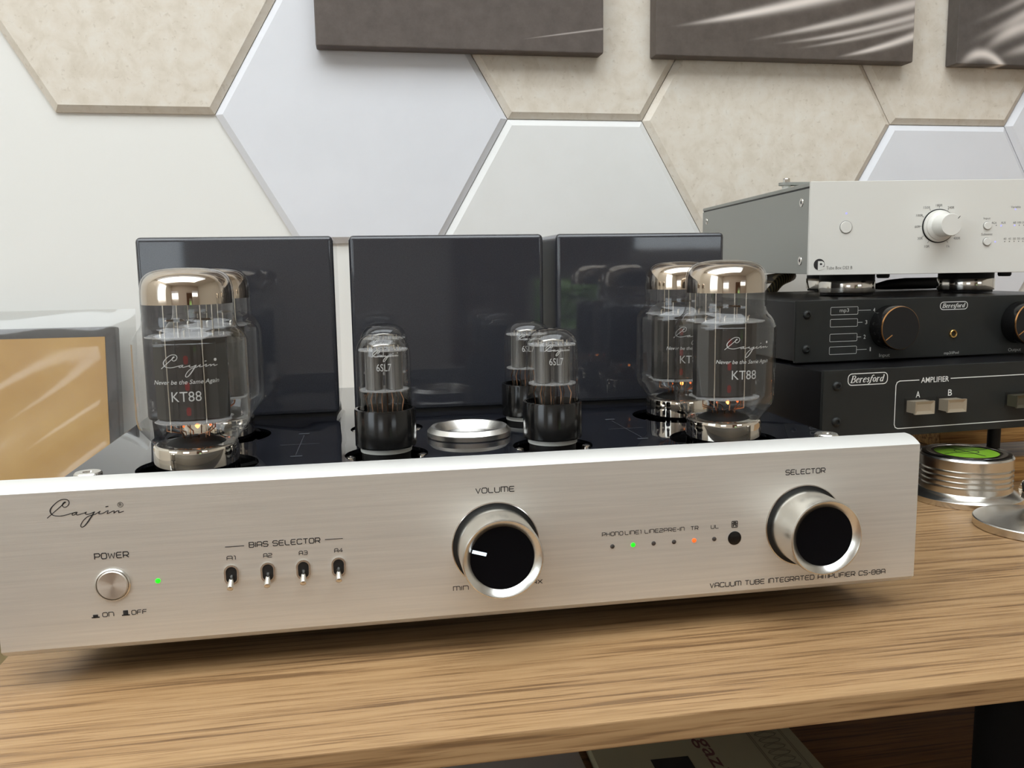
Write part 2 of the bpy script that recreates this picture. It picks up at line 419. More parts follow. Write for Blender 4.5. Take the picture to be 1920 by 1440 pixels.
def sqtext(mb, s, x0, x1, zc, h, put, wt=0.17):
    gap = 0.36; x = 0; items = []
    for ch in s:
        w, st = sq(ch); items.append((x, st)); x += w+gap
    tot = x-gap; sx = (x1-x0)/tot
    for ox, st in items:
        for pl in st:
            pts = [(x0+(ox+a)*sx, zc-h/2+b*h) for a, b in pl]
            if len(pts) > 2 and pl[0] == pl[-1]: ribbon(mb, pts[:-1], h*wt, True, put)
            else: ribbon(mb, pts, h*wt, False, put)

def font_verts(s, size, shear=0.0, bold=0.0, align='CENTER'):
    cu = bpy.data.curves.new('tmp', 'FONT'); cu.body = s; cu.size = size; cu.shear = shear; cu.offset = bold
    cu.align_x = align; cu.align_y = 'CENTER'; cu.resolution_u = 3
    ob = bpy.data.objects.new('tmp', cu); COL.objects.link(ob)
    me = ob.to_mesh()
    vs = [v.co[:] for v in me.vertices]; fs = [tuple(p.vertices) for p in me.polygons]
    ob.to_mesh_clear(); bpy.data.objects.remove(ob); bpy.data.curves.remove(cu)
    return vs, fs
def ftext(mb, s, cx, cz, width, height, put, shear=0.0, bold=0.0):
    """text in the plain sans font, fitted to width x height (height is that of the glyphs' box)"""
    vs, fs = font_verts(s, 1.0, shear, bold)
    xs = [v[0] for v in vs]; ys = [v[1] for v in vs]
    ax, bx = min(xs), max(xs); ay, by = min(ys), max(ys)
    kx = width/(bx-ax); kz = height/(by-ay)
    mb.add([put(cx+(v[0]-(ax+bx)/2)*kx, cz+(v[1]-(ay+by)/2)*kz) for v in vs], fs)

LOGO_MAIN = [(-0.00498, 0.00622), (-0.00574, 0.00603), (-0.00635, 0.00512), (-0.0061, 0.00428), (-0.00525, 0.00411), (-0.00424, 0.00475), (-0.00372, 0.0059), (-0.00407, 0.00698), (-0.0051, 0.0074), (-0.00649, 0.00737), (-0.00804, 0.00665), (-0.00963, 0.00534), (-0.0108, 0.004), (-0.01122, 0.00285), (-0.01089, 0.00165), (-0.00999, 0.00088), (-0.00832, 0.00049), (-0.00661, 0.00054), (-0.00487, 0.00089), (-0.00334, 0.00127), (-0.00225, 0.0015), (-0.00105, 0.00176), (-0.00203, 0.00158), (-0.00288, 0.00112), (-0.00284, 0.00055), (-0.00199, 0.0007), (-0.001, 0.00152), (-0.00139, 0.00088), (-0.00093, 0.00052), (0.00027, 0.00077), (0.00181, 0.00116), (0.00252, 0.00147), (0.00211, 0.00091), (0.00273, 0.00051), (0.00393, 0.00067), (0.00504, 0.00112), (0.00567, 0.00136), (0.00547, 0.00104), (0.00425, -0.00078), (0.0028, -0.00282), (0.00139, -0.0044), (0.00038, -0.0048), (0.0, -0.00418), (0.00065, -0.00268), (0.00207, -0.00111), (0.00365, -0.00015), (0.00594, 0.00036), (0.00794, 0.00152), (0.00733, 0.00048), (0.00885, 0.00055), (0.01105, 0.00157), (0.01066, 0.00034), (0.0127, 0.00113), (0.01347, 0.00124), (0.01325, 0.00042), (0.01437, 0.0011), (0.01529, 0.00121), (0.01516, 0.00046), (0.01718, 0.00092)]
LOGO_DIAG = [(-0.01263, -0.00012), (-0.0108, 0.00141), (-0.00874, 0.00316), (-0.00692, 0.00469), (-0.00543, 0.00601)]
LOGO_HEAVY = {0: .0006, 1: .0006, 2: .0004, 11: .00038, 12: .0005, 13: .00056, 14: .0005, 37: .0005, 38: .00056, 39: .00056, 40: .0004, 31: .0004, 36: .0004}
def logo(mb, put, k=1.0, thin=0.00025, reg=True):
    def sm(p):            # Catmull-Rom refinement
        out = []
        for i in range(len(p)-1):
            a, b, c, d = p[max(i-1, 0)], p[i], p[i+1], p[min(i+2, len(p)-1)]
            for t in (0, 1/3, 2/3):
                out.append(tuple(0.5*((2*b[j])+(-a[j]+c[j])*t+(2*a[j]-5*b[j]+4*c[j]-d[j])*t*t+(-a[j]+3*b[j]-3*c[j]+d[j])*t**3) for j in range(3)))
        out.append(p[-1]); return out
    pl = [(x*k, z*k, LOGO_HEAVY.get(i, thin)*k) for i, (x, z) in enumerate(LOGO_MAIN)]
    pl = sm(pl); ribbon(mb, [(a, b) for a, b, _ in pl], [max(c, thin*k*0.9) for _, _, c in pl], False, put)
    ribbon(mb, [(x*k, z*k) for x, z in LOGO_DIAG], thin*k, False, put)
    ribbon(mb, [(0.01019*k, 0.0033*k), (0.01126*k, 0.0034*k)], thin*1.2*k, False, put)
    cx, cz = 0.0160*k, 0.0038*k
    if reg:
        ribbon(mb, [(cx+0.00105*k*math.cos(a*PI/8), cz+0.00105*k*math.sin(a*PI/8)) for a in range(16)], 0.00018*k, True, put)
        r = 0.00055*k
        ribbon(mb, [(cx-r*0.7, cz-r), (cx-r*0.7, cz+r), (cx+r*0.4, cz+r), (cx+r*0.6, cz+r*0.5), (cx+r*0.4, cz), (cx-r*0.7, cz)], 0.00018*k, False, put)
        ribbon(mb, [(cx, cz), (cx+r*0.7, cz-r)], 0.00018*k, False, put)
    else:
        mb.add([put(cx+0.0008*k*math.cos(a*PI/6), cz+0.0008*k*math.sin(a*PI/6)) for a in range(12)], [tuple(range(12))])

SERIF = {
 'B': (0.66, [[(.12, 0, .17), (.12, 1, .17)], [(.12, 1, .07), (.4, 1, .08), (.52, .86, .14), (.5, .66, .14), (.38, .54, .08), (.12, .52, .06)], [(.38, .54, .07), (.54, .45, .1), (.6, .26, .16), (.52, .06, .11), (.35, 0, .08), (0, 0, .07)], [(-.04, .99, .06), (.2, .99, .06)]]),
 'e': (0.48, [[(.07, .36, .06), (.4, .38, .06), (.4, .57, .11), (.25, .66, .07), (.09, .5, .13), (.06, .25, .16), (.13, .06, .13), (.28, 0, .07), (.43, .15, .05)]]),
 'r': (0.44, [[(.1, 0, .16), (.1, .64, .16)], [(.1, .42, .06), (.22, .6, .07), (.36, .6, .14)], [(0, .64, .06), (.14, .64, .06)], [(-.02, 0, .06), (.24, 0, .06)]]),
 's': (0.42, [[(.34, .5, .06), (.22, .65, .08), (.08, .55, .11), (.12, .42, .14), (.3, .27, .14), (.33, .12, .12), (.18, 0, .08), (.02, .15, .06)]]),
 'f': (0.34, [[(.42, .92, .13), (.3, 1.02, .07), (.17, .9, .12), (.12, .6, .16), (.1, -.1, .15), (-.06, -.26, .07), (-.16, -.2, .1)], [(0, .62, .07), (.32, .62, .07)]]),
 'o': (0.5, [[(.25, .66, .07), (.07, .5, .14), (.06, .2, .15), (.22, 0, .07), (.4, .15, .14), (.42, .45, .15), (.25, .66, .07)]]),
 'd': (0.56, [[(.3, .64, .06), (.08, .5, .13), (.06, .2, .15), (.2, 0, .08), (.38, .15, .1)], [(.42, 0, .16), (.42, 1, .16)], [(.28, 1, .06), (.46, 1, .06)], [(.42, .02, .06), (.56, .02, .06)]]),
}
def serif_text(mb, s, x0, x1, zb, h, put):
    x = 0; items = []
    for ch in s:
        w, st = SERIF[ch]; items.append((x, st)); x += w+0.06
    k = (x1-x0)/(x+0.25)
    for ox, st in items:
        for pl in st:
            ribbon(mb, [(x0+(ox+a+0.27*b)*k, zb+b*h) for a, b, _ in pl], [c*(k+h)*0.5 for _, _, c in pl], False, put)
def rrect(mb, x0, x1, z0, z1, r, w, put, gap=None):
    pts = []
    for cx, cz, a0 in ((x1-r, z1-r, 0), (x0+r, z1-r, 90), (x0+r, z0+r, 180), (x1-r, z0+r, 270)):
        for i in range(5):
            a = math.radians(a0+i*22.5); pts.append((cx+r*math.cos(a), cz+r*math.sin(a)))
    ribbon(mb, pts, w, True, put)

# ------------------------------------------------------------------ room shell
WY = 0.62
FLOOR_Z, CEIL_Z = -0.74, 1.76
XL, XR, YB = -2.0, 2.6, -3.2
def struct(name, mb, m, parent=None, smooth=0):
    o = mb.build(name, m, parent, smooth)
    if not parent: o['kind'] = 'structure'
    return o
struct('floor', MB().box(XL-.1, XR+.1, YB-.1, WY+.1, FLOOR_Z-.05, FLOOR_Z), 'floor')
cl_ = MB()
for x0, x1, y0, y1 in ((XL-.1, -1.95, YB-.1, WY+.1), (1.05, XR+.1, YB-.1, WY+.1), (-1.95, 1.05, YB-.1, -1.55), (-1.95, 1.05, .15, WY+.1)): cl_.box(x0, x1, y0, y1, CEIL_Z, CEIL_Z+.05)
struct('ceiling', cl_, 'ceiling')
wall_back = struct('wall_back', MB().box(XL-.1, XR+.1, WY+.008, WY+.08, FLOOR_Z, CEIL_Z), 'wall')
struct('wall_right', MB().box(XR, XR+.08, YB, WY+.05, FLOOR_Z, CEIL_Z), 'paint')
# left wall with a window opening (y -1.9..-0.7, z 0.1..1.35)
wl = MB()
wl.box(XL-.08, XL, YB, -1.9, FLOOR_Z, CEIL_Z); wl.box(XL-.08, XL, -.7, WY+.05, FLOOR_Z, CEIL_Z)
wl.box(XL-.08, XL, -1.9, -.7, FLOOR_Z, .1); wl.box(XL-.08, XL, -1.9, -.7, 1.35, CEIL_Z)
struct('wall_left', wl, 'paint')
# wall behind the camera: two windows and a low garden window
wf = MB()
def wall_y(mb, rects, x0, x1, z0, z1, y0, y1):
    xs = sorted({x0, x1} | {r[0] for r in rects} | {r[1] for r in rects}); zs = sorted({z0, z1} | {r[2] for r in rects} | {r[3] for r in rects})
    for i in range(len(xs)-1):
        for j in range(len(zs)-1):
            cx, cz = (xs[i]+xs[i+1])/2, (zs[j]+zs[j+1])/2
            if any(r[0] < cx < r[1] and r[2] < cz < r[3] for r in rects): continue
            mb.box(xs[i], xs[i+1], y0, y1, zs[j], zs[j+1])
WIN_A = (-1.83, -.75, .11, .50); WIN_B = (1.2, 2.32, .21, .52); LOW = (0.72, 1.10, -0.16, 0.14)
wall_y(wf, [WIN_A, WIN_B, LOW], XL-.08, XR+.08, FLOOR_Z, CEIL_Z, YB-.08, YB)
struct('wall_front', wf, 'taupe')
def window(name, axis, a0, a1, z0, z1, pos, bars):
    fr = MB(); w = .035
    def bx(p0, p1, q0, q1):
        if axis == 'y': fr.box(p0, p1, pos-.05, pos-.01, q0, q1)
        else: fr.box(pos-.05, pos-.01, p0, p1, q0, q1)
    bx(a0, a1, z0, z0+w); bx(a0, a1, z1-w, z1); bx(a0, a0+w, z0+w, z1-w); bx(a1-w, a1, z0+w, z1-w)
    for b in bars: bx(b-w/2, b+w/2, z0+w, z1-w)
    f = struct(name, fr, 'frame')
    edges = [a0+w]+sum([[b-w/2, b+w/2] for b in bars], [])+[a1-w]
    for i in range(0, len(edges), 2):
        g = MB()
        if axis == 'y': g.box(edges[i], edges[i+1], pos-.033, pos-.029, z0+w, z1-w)
        else: g.box(pos-.033, pos-.029, edges[i], edges[i+1], z0+w, z1-w)
        g.build('pane', 'pane', f, 0)
window('window_1', 'y', *WIN_A, YB, (-1.29,))
window('window_5', 'y', *WIN_B, YB, (1.76,))
window('window_2', 'y', LOW[0], LOW[1], LOW[2], LOW[3], YB, ())
window('window_3', 'x', -1.9, -.7, .1, 1.35, XL, (-1.3,))
rw = MB()
for x0, x1, y0, y1 in ((-1.95, -1.91, -1.55, .15), (1.01, 1.05, -1.55, .15), (-1.91, 1.01, -1.55, -1.51), (-1.91, 1.01, .11, .15), (-.47, -.43, -1.51, .11)): rw.box(x0, x1, y0, y1, CEIL_Z+.01, CEIL_Z+.05)
rwo = struct('added_roof_window', rw, 'frame')  # unseen roof window, added to frame the overhead light
for x0, x1 in ((-1.91, -.47), (-.43, 1.01)): MB().box(x0, x1, -1.51, .11, CEIL_Z+.028, CEIL_Z+.032).build('pane', 'pane', rwo, 0)
# brown folded curtain beside and above the garden window (seen mirrored in the lacquer)
cu = MB(); N = 60
for seg0, seg1, z0, z1 in ((0.36, 0.70, -.70, .48), (1.12, 1.19, -.70, .48), (0.70, 1.12, .15, .48)):
    n = int((seg1-seg0)/.012); vs = []
    for i in range(n+1):
        x = seg0+(seg1-seg0)*i/n; y = YB+.06+.022*math.sin(i*0.9)
        vs += [(x, y, z0), (x, y, z1), (x, y+.004, z1), (x, y+.004, z0)]
    fs = []
    for i in range(n):
        for k in range(4): fs.append((4*i+k, 4*i+(k+1) % 4, 4*i+4+(k+1) % 4, 4*i+4+k))
    fs += [(0, 1, 2, 3), (4*n+3, 4*n+2, 4*n+1, 4*n)]
    cu.add(vs, fs)
tag(cu.build('curtain', 'curtain'), 'brown folded curtain around the small garden window, mirrored in the dark covers', 'curtain')
# garden hedge outside
hg = MB(); r2 = random.Random(3); nx, nz = 40, 24; vs = []
for i in range(nx+1):
    for j in range(nz+1):
        vs.append((-3+7.5*i/nx+r2.uniform(-.06, .06), -8.0+r2.uniform(-.25, .25), -.9+.98*j/nz))
fs = [(i*(nz+1)+j, (i+1)*(nz+1)+j, (i+1)*(nz+1)+j+1, i*(nz+1)+j+1) for i in range(nx) for j in range(nz)]
hg.add(vs, fs); hg.box(-3, 4.5, -8.8, -8.3, -.9, .08)
tag(hg.build('garden_hedge', 'hedge', smooth=0), 'green garden hedge outside, mirrored as a bright patch in the dark covers', 'hedge')

# hexagonal wall tiles, each its own piece with a bevelled rim
A = 0.1590; RH = math.sqrt(3)/2*A; EDGE_Z = 0.339
def hexmesh(m):
    mb = MB(); rings = []
    for rad, y in ((A-.0006, .0085), (A-.0006, .005), (A-.0085, 0.0)):
        rings.append([(rad*math.cos(k*PI/3), y, rad*math.sin(k*PI/3)) for k in range(6)])
    mb.add(sum(rings, []), [(r*6+k, r*6+(k+1) % 6, r*6+6+(k+1) % 6, r*6+6+k) for r in range(2) for k in range(6)]
           + [tuple(range(12, 18)), tuple(reversed(range(6)))])
    return mb.build('hexagonal_tile', m, wall_back, 0)
fixed = {(-2, 0): 'tile_beige', (-1, 0): 'tile_blue', (0, 0): 'tile_beige', (0, -1): 'tile_white', (1, 0): 'tile_beige', (2, 0): 'tile_beige', (2, -1): 'tile_blue', (3, 0): 'tile_blue'}
protos = {}
for k in range(-2, 8):
    for j in range(-1, 6):
        if j < 0 and (k, j) not in fixed: continue        # below, the plain white wall shows
        cx = .197+1.5*A*k
        cz = EDGE_Z+RH*(2*j+1) if k % 2 == 0 else EDGE_Z+2*RH*j
        if cz-RH < FLOOR_Z+.02 or cz+RH > CEIL_Z-.0: continue
        key = fixed.get((k, j)) or rnd.choice(['tile_white', 'tile_beige', 'tile_blue', 'tile_white'])
        if key not in protos:
            o = protos[key] = hexmesh(key)
        else:
            o = protos[key].copy(); COL.objects.link(o)
        o.location = (cx, WY, cz)

# ------------------------------------------------------------------ canvases on the wall
def gauss_canvas(name, base, streaks, ox):
    """flat print: curved light streaks z = a + b x + c x^2 (object space), each with a width and strength"""
    m = mat(name, base, 0.55, 0, 0.3); t = NT(m); tc = t.n('ShaderNodeTexCoord'); sp = t.n('ShaderNodeSeparateXYZ')
    t.l(tc.outputs['Object'], sp.inputs[0]); X, Z = sp.outputs[0], sp.outputs[2]; tot = None
    for (a, b, c, w0, w1, x0, x1, amp) in streaks:
        u = t.math('DIVIDE', t.math('SUBTRACT', X, x0), (x1-x0)); u.node.use_clamp = True
        zc = t.math('ADD', t.math('ADD', t.math('MULTIPLY', t.math('MULTIPLY', X, X), c), t.math('MULTIPLY', X, b)), a)
        w = t.math('ADD', t.math('MULTIPLY', u, w1-w0), w0)
        d = t.math('DIVIDE', t.math('SUBTRACT', Z, zc), w); g = t.math('EXPONENT', t.math('MULTIPLY', t.math('MULTIPLY', d, d), -1.0))
        fade = t.n('ShaderNodeMapRange'); fade.interpolation_type = 'SMOOTHSTEP'
        fade.inputs[1].default_value = x0; fade.inputs[2].default_value = x0+(x1-x0)*0.5; t.l(X, fade.inputs[0])
        g = t.math('MULTIPLY', t.math('MULTIPLY', g, fade.outputs[0]), amp)
        tot = g if tot is None else t.math('ADD', tot, g)
    n = t.noise(t.coords(), 55, 6, 0.7)
    bc = t.ramp(n, [(0.35, base), (0.7, tuple(min(1, x*1.35) for x in base[:3])+(1,))])
    cl = t.math('MINIMUM', tot, 1.0)
    t.l(t.mix(cl, bc, srgb(226, 216, 208)), t.b.inputs['Base Color'])
    return m
DK = srgb(84, 76, 70)
def st(p0, p1, p2, w0, w1, amp, ext=0.0):
    # parabola through three (x, z) points
    (x0, z0), (x1, z1), (x2, z2) = p0, p1, p2
    c = ((z2-z0)/(x2-x0)-(z1-z0)/(x1-x0))/(x2-x1); b = (z1-z0)/(x1-x0)-c*(x0+x1); a = z0-b*x0-c*x0*x0
    return (a, b, c, w0, w1, x0, x2, amp)
def canvas(x0, x1, z0, z1, m, label, depth=0.02):
    w, h = x1-x0, z1-z0
    t = thing('wall_canvas', label, 'canvas', ((x0+x1)/2, WY-.001, z0), 0, 'dark abstract canvases on the tiled wall')
    mb = MB().rbox(-w/2, w/2, -depth, 0, 0, h, .0018, 2); o = mb.build('printed_canvas', m, t, 40)
    return t
# canvas-local coords: x from its centre, z from its lower edge
c2x = (.2833+.6041)/2
loc = lambda x, z: (x-c2x, z-.407)
s2 = [st(loc(.2969, .4374), loc(.3926, .455), loc(.4844, .476), .001, .0065, 1.0),
      st(loc(.3868, .425), loc(.4989, .4479), loc(.6022, .4742), .001, .006, .75),
      st(loc(.42, .4225), loc(.5263, .4398), loc(.603, .4592), .001, .004, .65),
      st(loc(.4461, .4176), loc(.5263, .4318), loc(.603, .4502), .001, .0035, .5),
      st(loc(.500, .4098), loc(.5544, .4216), loc(.6035, .4371), .001, .0045, .9)]
canvas(-.0909, .2228, .407, .86, gauss_canvas('canvas_print_plain', srgb(86, 78, 73), [st((.06, .012), (.11, .0195), (.157, .0265), .0004, .001, .45)], 0),
       'plain grey brown canvas nearest the left, one faint streak in its corner', .021)
canvas(.2833, .6041, .407, .86, gauss_canvas('canvas_print_streaks', DK, s2, 0),
       'middle dark canvas with curved pale streaks sweeping up to its right', .021)
s3 = [st((-.155, .020), (-.10, .045), (.10, .16), .004, .010, .9), st((-.155, .042), (-.10, .064), (.10, .19), .003, .008, .6),
      st((-.16, -.006), (-.13, .012), (-.10, .002), .006, .005, .9), st((-.13, .012), (-.09, .038), (-.04, .05), .006, .009, .8),
      st((-.11, .006), (-.06, .022), (.0, .03), .004, .008, .6)]
canvas(.6615, .98, .407, .86, gauss_canvas('canvas_print_loops', srgb(80, 74, 70), s3, 0),
       'dark canvas with pale looping bands cut off at the right of the picture', .021)

# ------------------------------------------------------------------ shelf unit (desk board, lower board, posts)
rack = thing('shelf_unit', 'oak shelf unit with black posts carrying the amplifier and boxes', 'shelf unit', (0, 0, FLOOR_Z))
def rk(mb, name, m, **k): return mb.build(name, m, rack, **k)
dz = -FLOOR_Z
rk(MB().rbox(-.2235, 1.3, -.0727, .61, -.0115+dz, 0+dz, .0012, 2), 'upper_board', 'oak')
rk(MB().rbox(-.2235, 1.3, -.02, .61, -.232+dz, -.2165+dz, .0012, 2), 'lower_board', 'oak_dark')
for x, y in ((-.195, .03), (-.195, .56), (1.25, .03), (1.25, .56)):
    rk(MB().lathe([(.022, 0), (.022, dz-.0118)], 24, (x, y, 0)), 'leg', 'black_matt')
pp = (.315, .045)
rk(MB().lathe([(.040, dz-.2163), (.040, dz-.200), (.034, dz-.190), (.0225, dz-.186), (.0225, dz-.0118)], 32, (pp[0], pp[1], 0)), 'post', 'post_black')

# printed matter on the lower board
mg = thing('magazine', 'cream magazine with ornate border lying on the lower board', 'magazine', (.193, .25, -.2160), math.radians(-1.5))
MB().box(-.0835, .0835, -.24, .12, 0, .012).build('pages', 'cream_paper', mg, 0)
pm = MB(); put = lambda x, y: (y, -x, .0122)
ftext(pm, 'Magazin', 0.022, .006, .100, .0165, put, 0, .008); pm.build('title_lettering', 'maroon_ink', mg, 0)
pb = MB(); pxy = lambda x, y: (x, y, .0122)
for xx in (.046, .0475, .073, .0745): ribbon(pb, [(xx, -.235), (xx, .115)], .0007, False, pxy)
for i in range(40):
    yy = -.23+i*.0087
    ribbon(pb, [(.06+.009*math.sin(a*PI/4)*(1 if i % 2 else -1), yy+.0042*math.cos(a*PI/4)) for a in range(8)], .0009, True, pxy)
    ribbon(pb, [(.052, yy), (.06, yy+.003), (.068, yy)], .0008, False, pxy)
pb.build('border_ornament', 'olive_paper', mg, 0)
MB().box(-.042, -.012, -.12, -.032, .0121, .0124).build('cover_picture', 'black_matt', mg, 0)
tag(MB().rbox(-.085, .102, .03, .36, -.2160, -.2105, .0008, 1).build('record_sleeve', 'grey_paper'), 'plain pale grey record sleeve lying on the lower board', 'record sleeve')

# ------------------------------------------------------------------ left: low side table and wrapped record box
stb = thing('side_table', 'low dark olive side table left of the oak shelf', 'side table', (-.62, .40, FLOOR_Z))
MB().rbox(-.36, .36, -.26, .20, .52, .54, .002, 2).build('table_top', 'table_dark', stb)
for sx in (-.33, .33):
    for sy in (-.23, .17): MB().box(sx-.015, sx+.015, sy-.015, sy+.015, 0, .52).build('leg', 'table_dark', stb, 0)
lp = thing('record_box', 'gold record box with dark border in clear plastic wrap against the wall', 'record box', (-.4645, .556, -.2), 0)
lean = math.radians(6.0)
def lz(mb, name, m, **k):
    o = mb.build(name, m, lp, **k); o.rotation_euler = (-lean, 0, 0); return o
LPW, LPH = .1565, .3195
lz(MB().rbox(-LPW, LPW, 0, .016, .001, LPH, .002, 2), 'box', 'sleeve_black')
lz(MB().box(-LPW+.0105, LPW-.0105, -.0012, .0002, .012, LPH-.0105), 'gold_panel', 'gold_paper', smooth=0)
fb = MB(); W2, H2 = LPW+.0185, LPH+.0185; nx, nz = 34, 34; vs = []
for side in (0, 1):
    for i in range(nx+1):
        for j in range(nz+1):
            x = -W2+2*W2*i/nx; z = H2*j/nz
            e = min(1, min((W2-abs(x))/.028, (H2-z)/.028, 1)); e = max(0, e)**0.6
            wob = .0018*math.sin((x*.8-z)*58)+.0012*math.sin((x*.5-z*.9)*105+1)
            y = (-.0055+wob*0.8 if side == 0 else .0205)*e+.008*(1-e)+(wob*0.6 if e < .7 else 0)
            vs.append((x, y, z))
n1 = (nx+1)*(nz+1); fs = []
for side in (0, 1):
    for i in range(nx):
        for j in range(nz):
            q = [i*(nz+1)+j, (i+1)*(nz+1)+j, (i+1)*(nz+1)+j+1, i*(nz+1)+j+1]
            fs.append(tuple(side*n1+k for k in q))
fb.add(vs, fs); lz(fb, 'plastic_wrap', 'poly', smooth=60)

# ------------------------------------------------------------------ the tube amplifier
amp = thing('tube_amplifier', 'silver fronted tube amplifier with three dark transformer covers', 'amplifier')
PZ = 0.0801                         # top of its plate
def ap(mb, name, m, parent=None, **k): return mb.build(name, m, parent or amp, **k)
# front panel: extruded profile; bevelled top and bottom strips are separate finishes
def uvx(o):
    me = o.data; uv = me.uv_layers.new(name='UVMap')
    for lp_ in me.loops:
        c = me.vertices[lp_.vertex_index].co; uv.data[lp_.index].uv = (c.x*5, c.z*5+c.y*3)
fp = ap(MB().prism_x([(0, .018), (0, .0852), (.0127, .0852), (.0127, .018)], -.21, .21), 'front_panel', 'panel', smooth=0); uvx(fp)
e1 = ap(MB().prism_x([(0, .0852), (.0018, .0863), (.004, .0873), (.0062, .0880), (.0084, .0884), (.0100, .0885), (.0127, .0885), (.0127, .0852)], -.21, .21), 'top_edge', 'panel_edge', smooth=25)
e2 = ap(MB().prism_x([(0, .018), (.0022, .0159), (.0052, .0142), (.0127, .0142), (.0127, .018)], -.21, .21), 'bottom_edge', 'panel_edge', smooth=10)
# chassis body, feet
ch = MB(); ch.box(-.196, .196, .0127, .322, .014, .066)
ch.box(-.196, -.193, .0127, .322, .066, .0781); ch.box(.193, .196, .0127, .322, .066, .0781)
ch.box(-.193, .193, .319, .322, .066, .0781); ch.box(-.193, .193, .0127, .0150, .066, .0781)
ap(ch, 'chassis', 'lacquer', smooth=0)
for x in (-.165, .165):
    for y in (.095, .285): ap(MB().lathe([(.018, 0), (.020, .002), (.020, .0125), (.018, .014)], 28, (x, y, 0)), 'foot', 'black')
KT = [(-.138, .060), (.134, .060), (-.139, .136), (.1375, .136)]
SL = [(-.0466, .065), (.0405, .065), (-.0440, .137), (.0412, .137)]
RING = (.0010, .104)
# top plate with real holes (boolean)
pl = MB().rbox(-.1966, .1966, .0128, .3225, .0781, PZ, .0007, 2)
pl.wn = False
plate = ap(pl, 'top_plate', 'lacquer', smooth=25)
cut = MB()
for x, y in KT: cut.lathe([(.0285, .07), (.0285, .09)], 48, (x, y, 0))
for x, y in SL: cut.lathe([(.0212, .07), (.0212, .09)], 40, (x, y, 0))
cut_o = cut.build('cutter', 'hole', None, 0)
bo = plate.modifiers.new('holes', 'BOOLEAN'); bo.object = cut_o; bo.operation = 'DIFFERENCE'; bo.solver = 'EXACT'
dg = bpy.context.evaluated_depsgraph_get()
newme = bpy.data.meshes.new_from_object(plate.evaluated_get(dg))
plate.modifiers.clear(); plate.data = newme
for p_ in newme.polygons: p_.use_smooth = True
newme.set_sharp_from_angle(angle=math.radians(25))
while len(newme.materials) > 1: newme.materials.pop()
bpy.data.objects.remove(cut_o)
# sockets below the holes
for x, y in KT:
    s_ = ap(MB().lathe([(.0284, .0662), (.0284, .0670), (.0226, .0672), (.0226, .0750), (.0205, .0755)], 40, (x, y, 0)), 'tube_socket', 'hole')
for x, y in SL:
    s_ = ap(MB().lathe([(.0211, .0662), (.0211, .0735), (.0150, .0738), (.0124, .0740), (.0124, .0823)], 40, (x, y, 0)), 'tube_socket', 'hole')
    MB().lathe([(.0130, .0822), (.0130, .0844), (.0127, .0847)], 36, (x, y, 0)).build('ceramic_ring', 'white_plastic', s_)
    for sx in (-1, 1):
        MB().lathe([(.0027, .0735), (.0027, .0785), (.0022, .0795), (.0008, .0799), (0.0, .0799)], 16, (x+sx*.0182, y-.001, 0)).build('screw', 'steel', s_)
# transformer covers
for x0, x1 in ((-.1894, -.0721), (-.0624, .0628), (.0714, .1885)):
    cv = ap(MB().rbox(x0, x1, .1862, .312, .0822, .1948, .0030, 4), 'transformer_cover', 'navy', smooth=60)
    MB().box(x0+.0025, x1-.0025, .1885, .3095, PZ, .0830).build('dark_gap', 'hole', cv, 0)  # black block stands in for the shade in the gap under the cover
# thumb screws
for x in (-.1768, .1722):
    ts = ap(MB().lathe([(.0052, .0828), (.0056, .0834), (.0056, .0878), (.0052, .0884), (.0022, .0884), (.0018, .0874), (0, .0874)], 60, (x, .0210, 0),
            ripple=lambda a, h: (0.03 if int(round(a/(2*PI)*60)) % 2 else 0) if h < .0881 else 0), 'thumb_screw', 'alu', smooth=20)
    MB().lathe([(.0030, PZ), (.0030, .0829)], 20, (x, .0210, 0)).build('stud', 'steel', ts)
# bias meter ring
rg = ap(MB().lathe([(.0232, PZ), (.0236, .0806), (.0236, .0832), (.0212, .0856), (.0192, .0856), (.0160, .0812), (.0158, .0808)], 72, (RING[0], RING[1], 0), cap0=False, cap1=False), 'meter_ring', 'radial', smooth=22)
MB().lathe([(.0160, .0803), (.0160, .0810), (0, .0811)], 48, (RING[0], RING[1], 0)).build('meter_glass', 'black', rg)
# grey line marks printed on the plate
mk = MB(); pk = lambda x, y: (x, y, PZ+.00012)
for sx in (-1, 1):
    mk = MB()
    ribbon(mk, [(sx*.092-.003, .0700), (sx*.092+.003, .0700)], .0016, False, pk); ribbon(mk, [(sx*.0915-.003, .131), (sx*.0915+.003, .131)], .0022, False, pk)
    ribbon(mk, [(sx*.0925, .073), (sx*.0912, .126)], .0003, False, pk); ribbon(mk, [(sx*.092-.0105, .1005), (sx*.092+.0105, .1005)], .0005, False, pk)
    ap(mk, 'plate_marks', 'dark_grey_ink', smooth=0)

# --- front panel furniture
FY = -0.00012
put = lambda x, z: (x, FY, z)
tx = MB(); Z = lambda z: z+.018
logo_put = lambda x, z: (x-.1750, FY, z+.0745)
logo(tx, logo_put, 1.0, .00034)
ap(tx, 'logo', 'ink', smooth=0); tx = MB()
sqtext(tx, 'POWER', -.1707, -.1573, Z(.0387), .0024, put)
ap(tx, 'power_lettering', 'ink', smooth=0); tx = MB()
sqtext(tx, 'ON', -.1694, -.1650, Z(.0131), .0018, put); sqtext(tx, 'OFF', -.1578, -.1518, Z(.0131), .0018, put)
for cx, hh in ((-.1722, .0012), (-.1602, .0021)):
    tx.add([put(cx-.0010, Z(.0122)), put(cx+.0010, Z(.0122)), put(cx+.0010, Z(.0122)+hh), put(cx-.0010, Z(.0122)+hh)], [(0, 1, 2, 3)])
    ribbon(tx, [(cx-.0016, Z(.0122)), (cx+.0016, Z(.0122))], .0005, False, put)
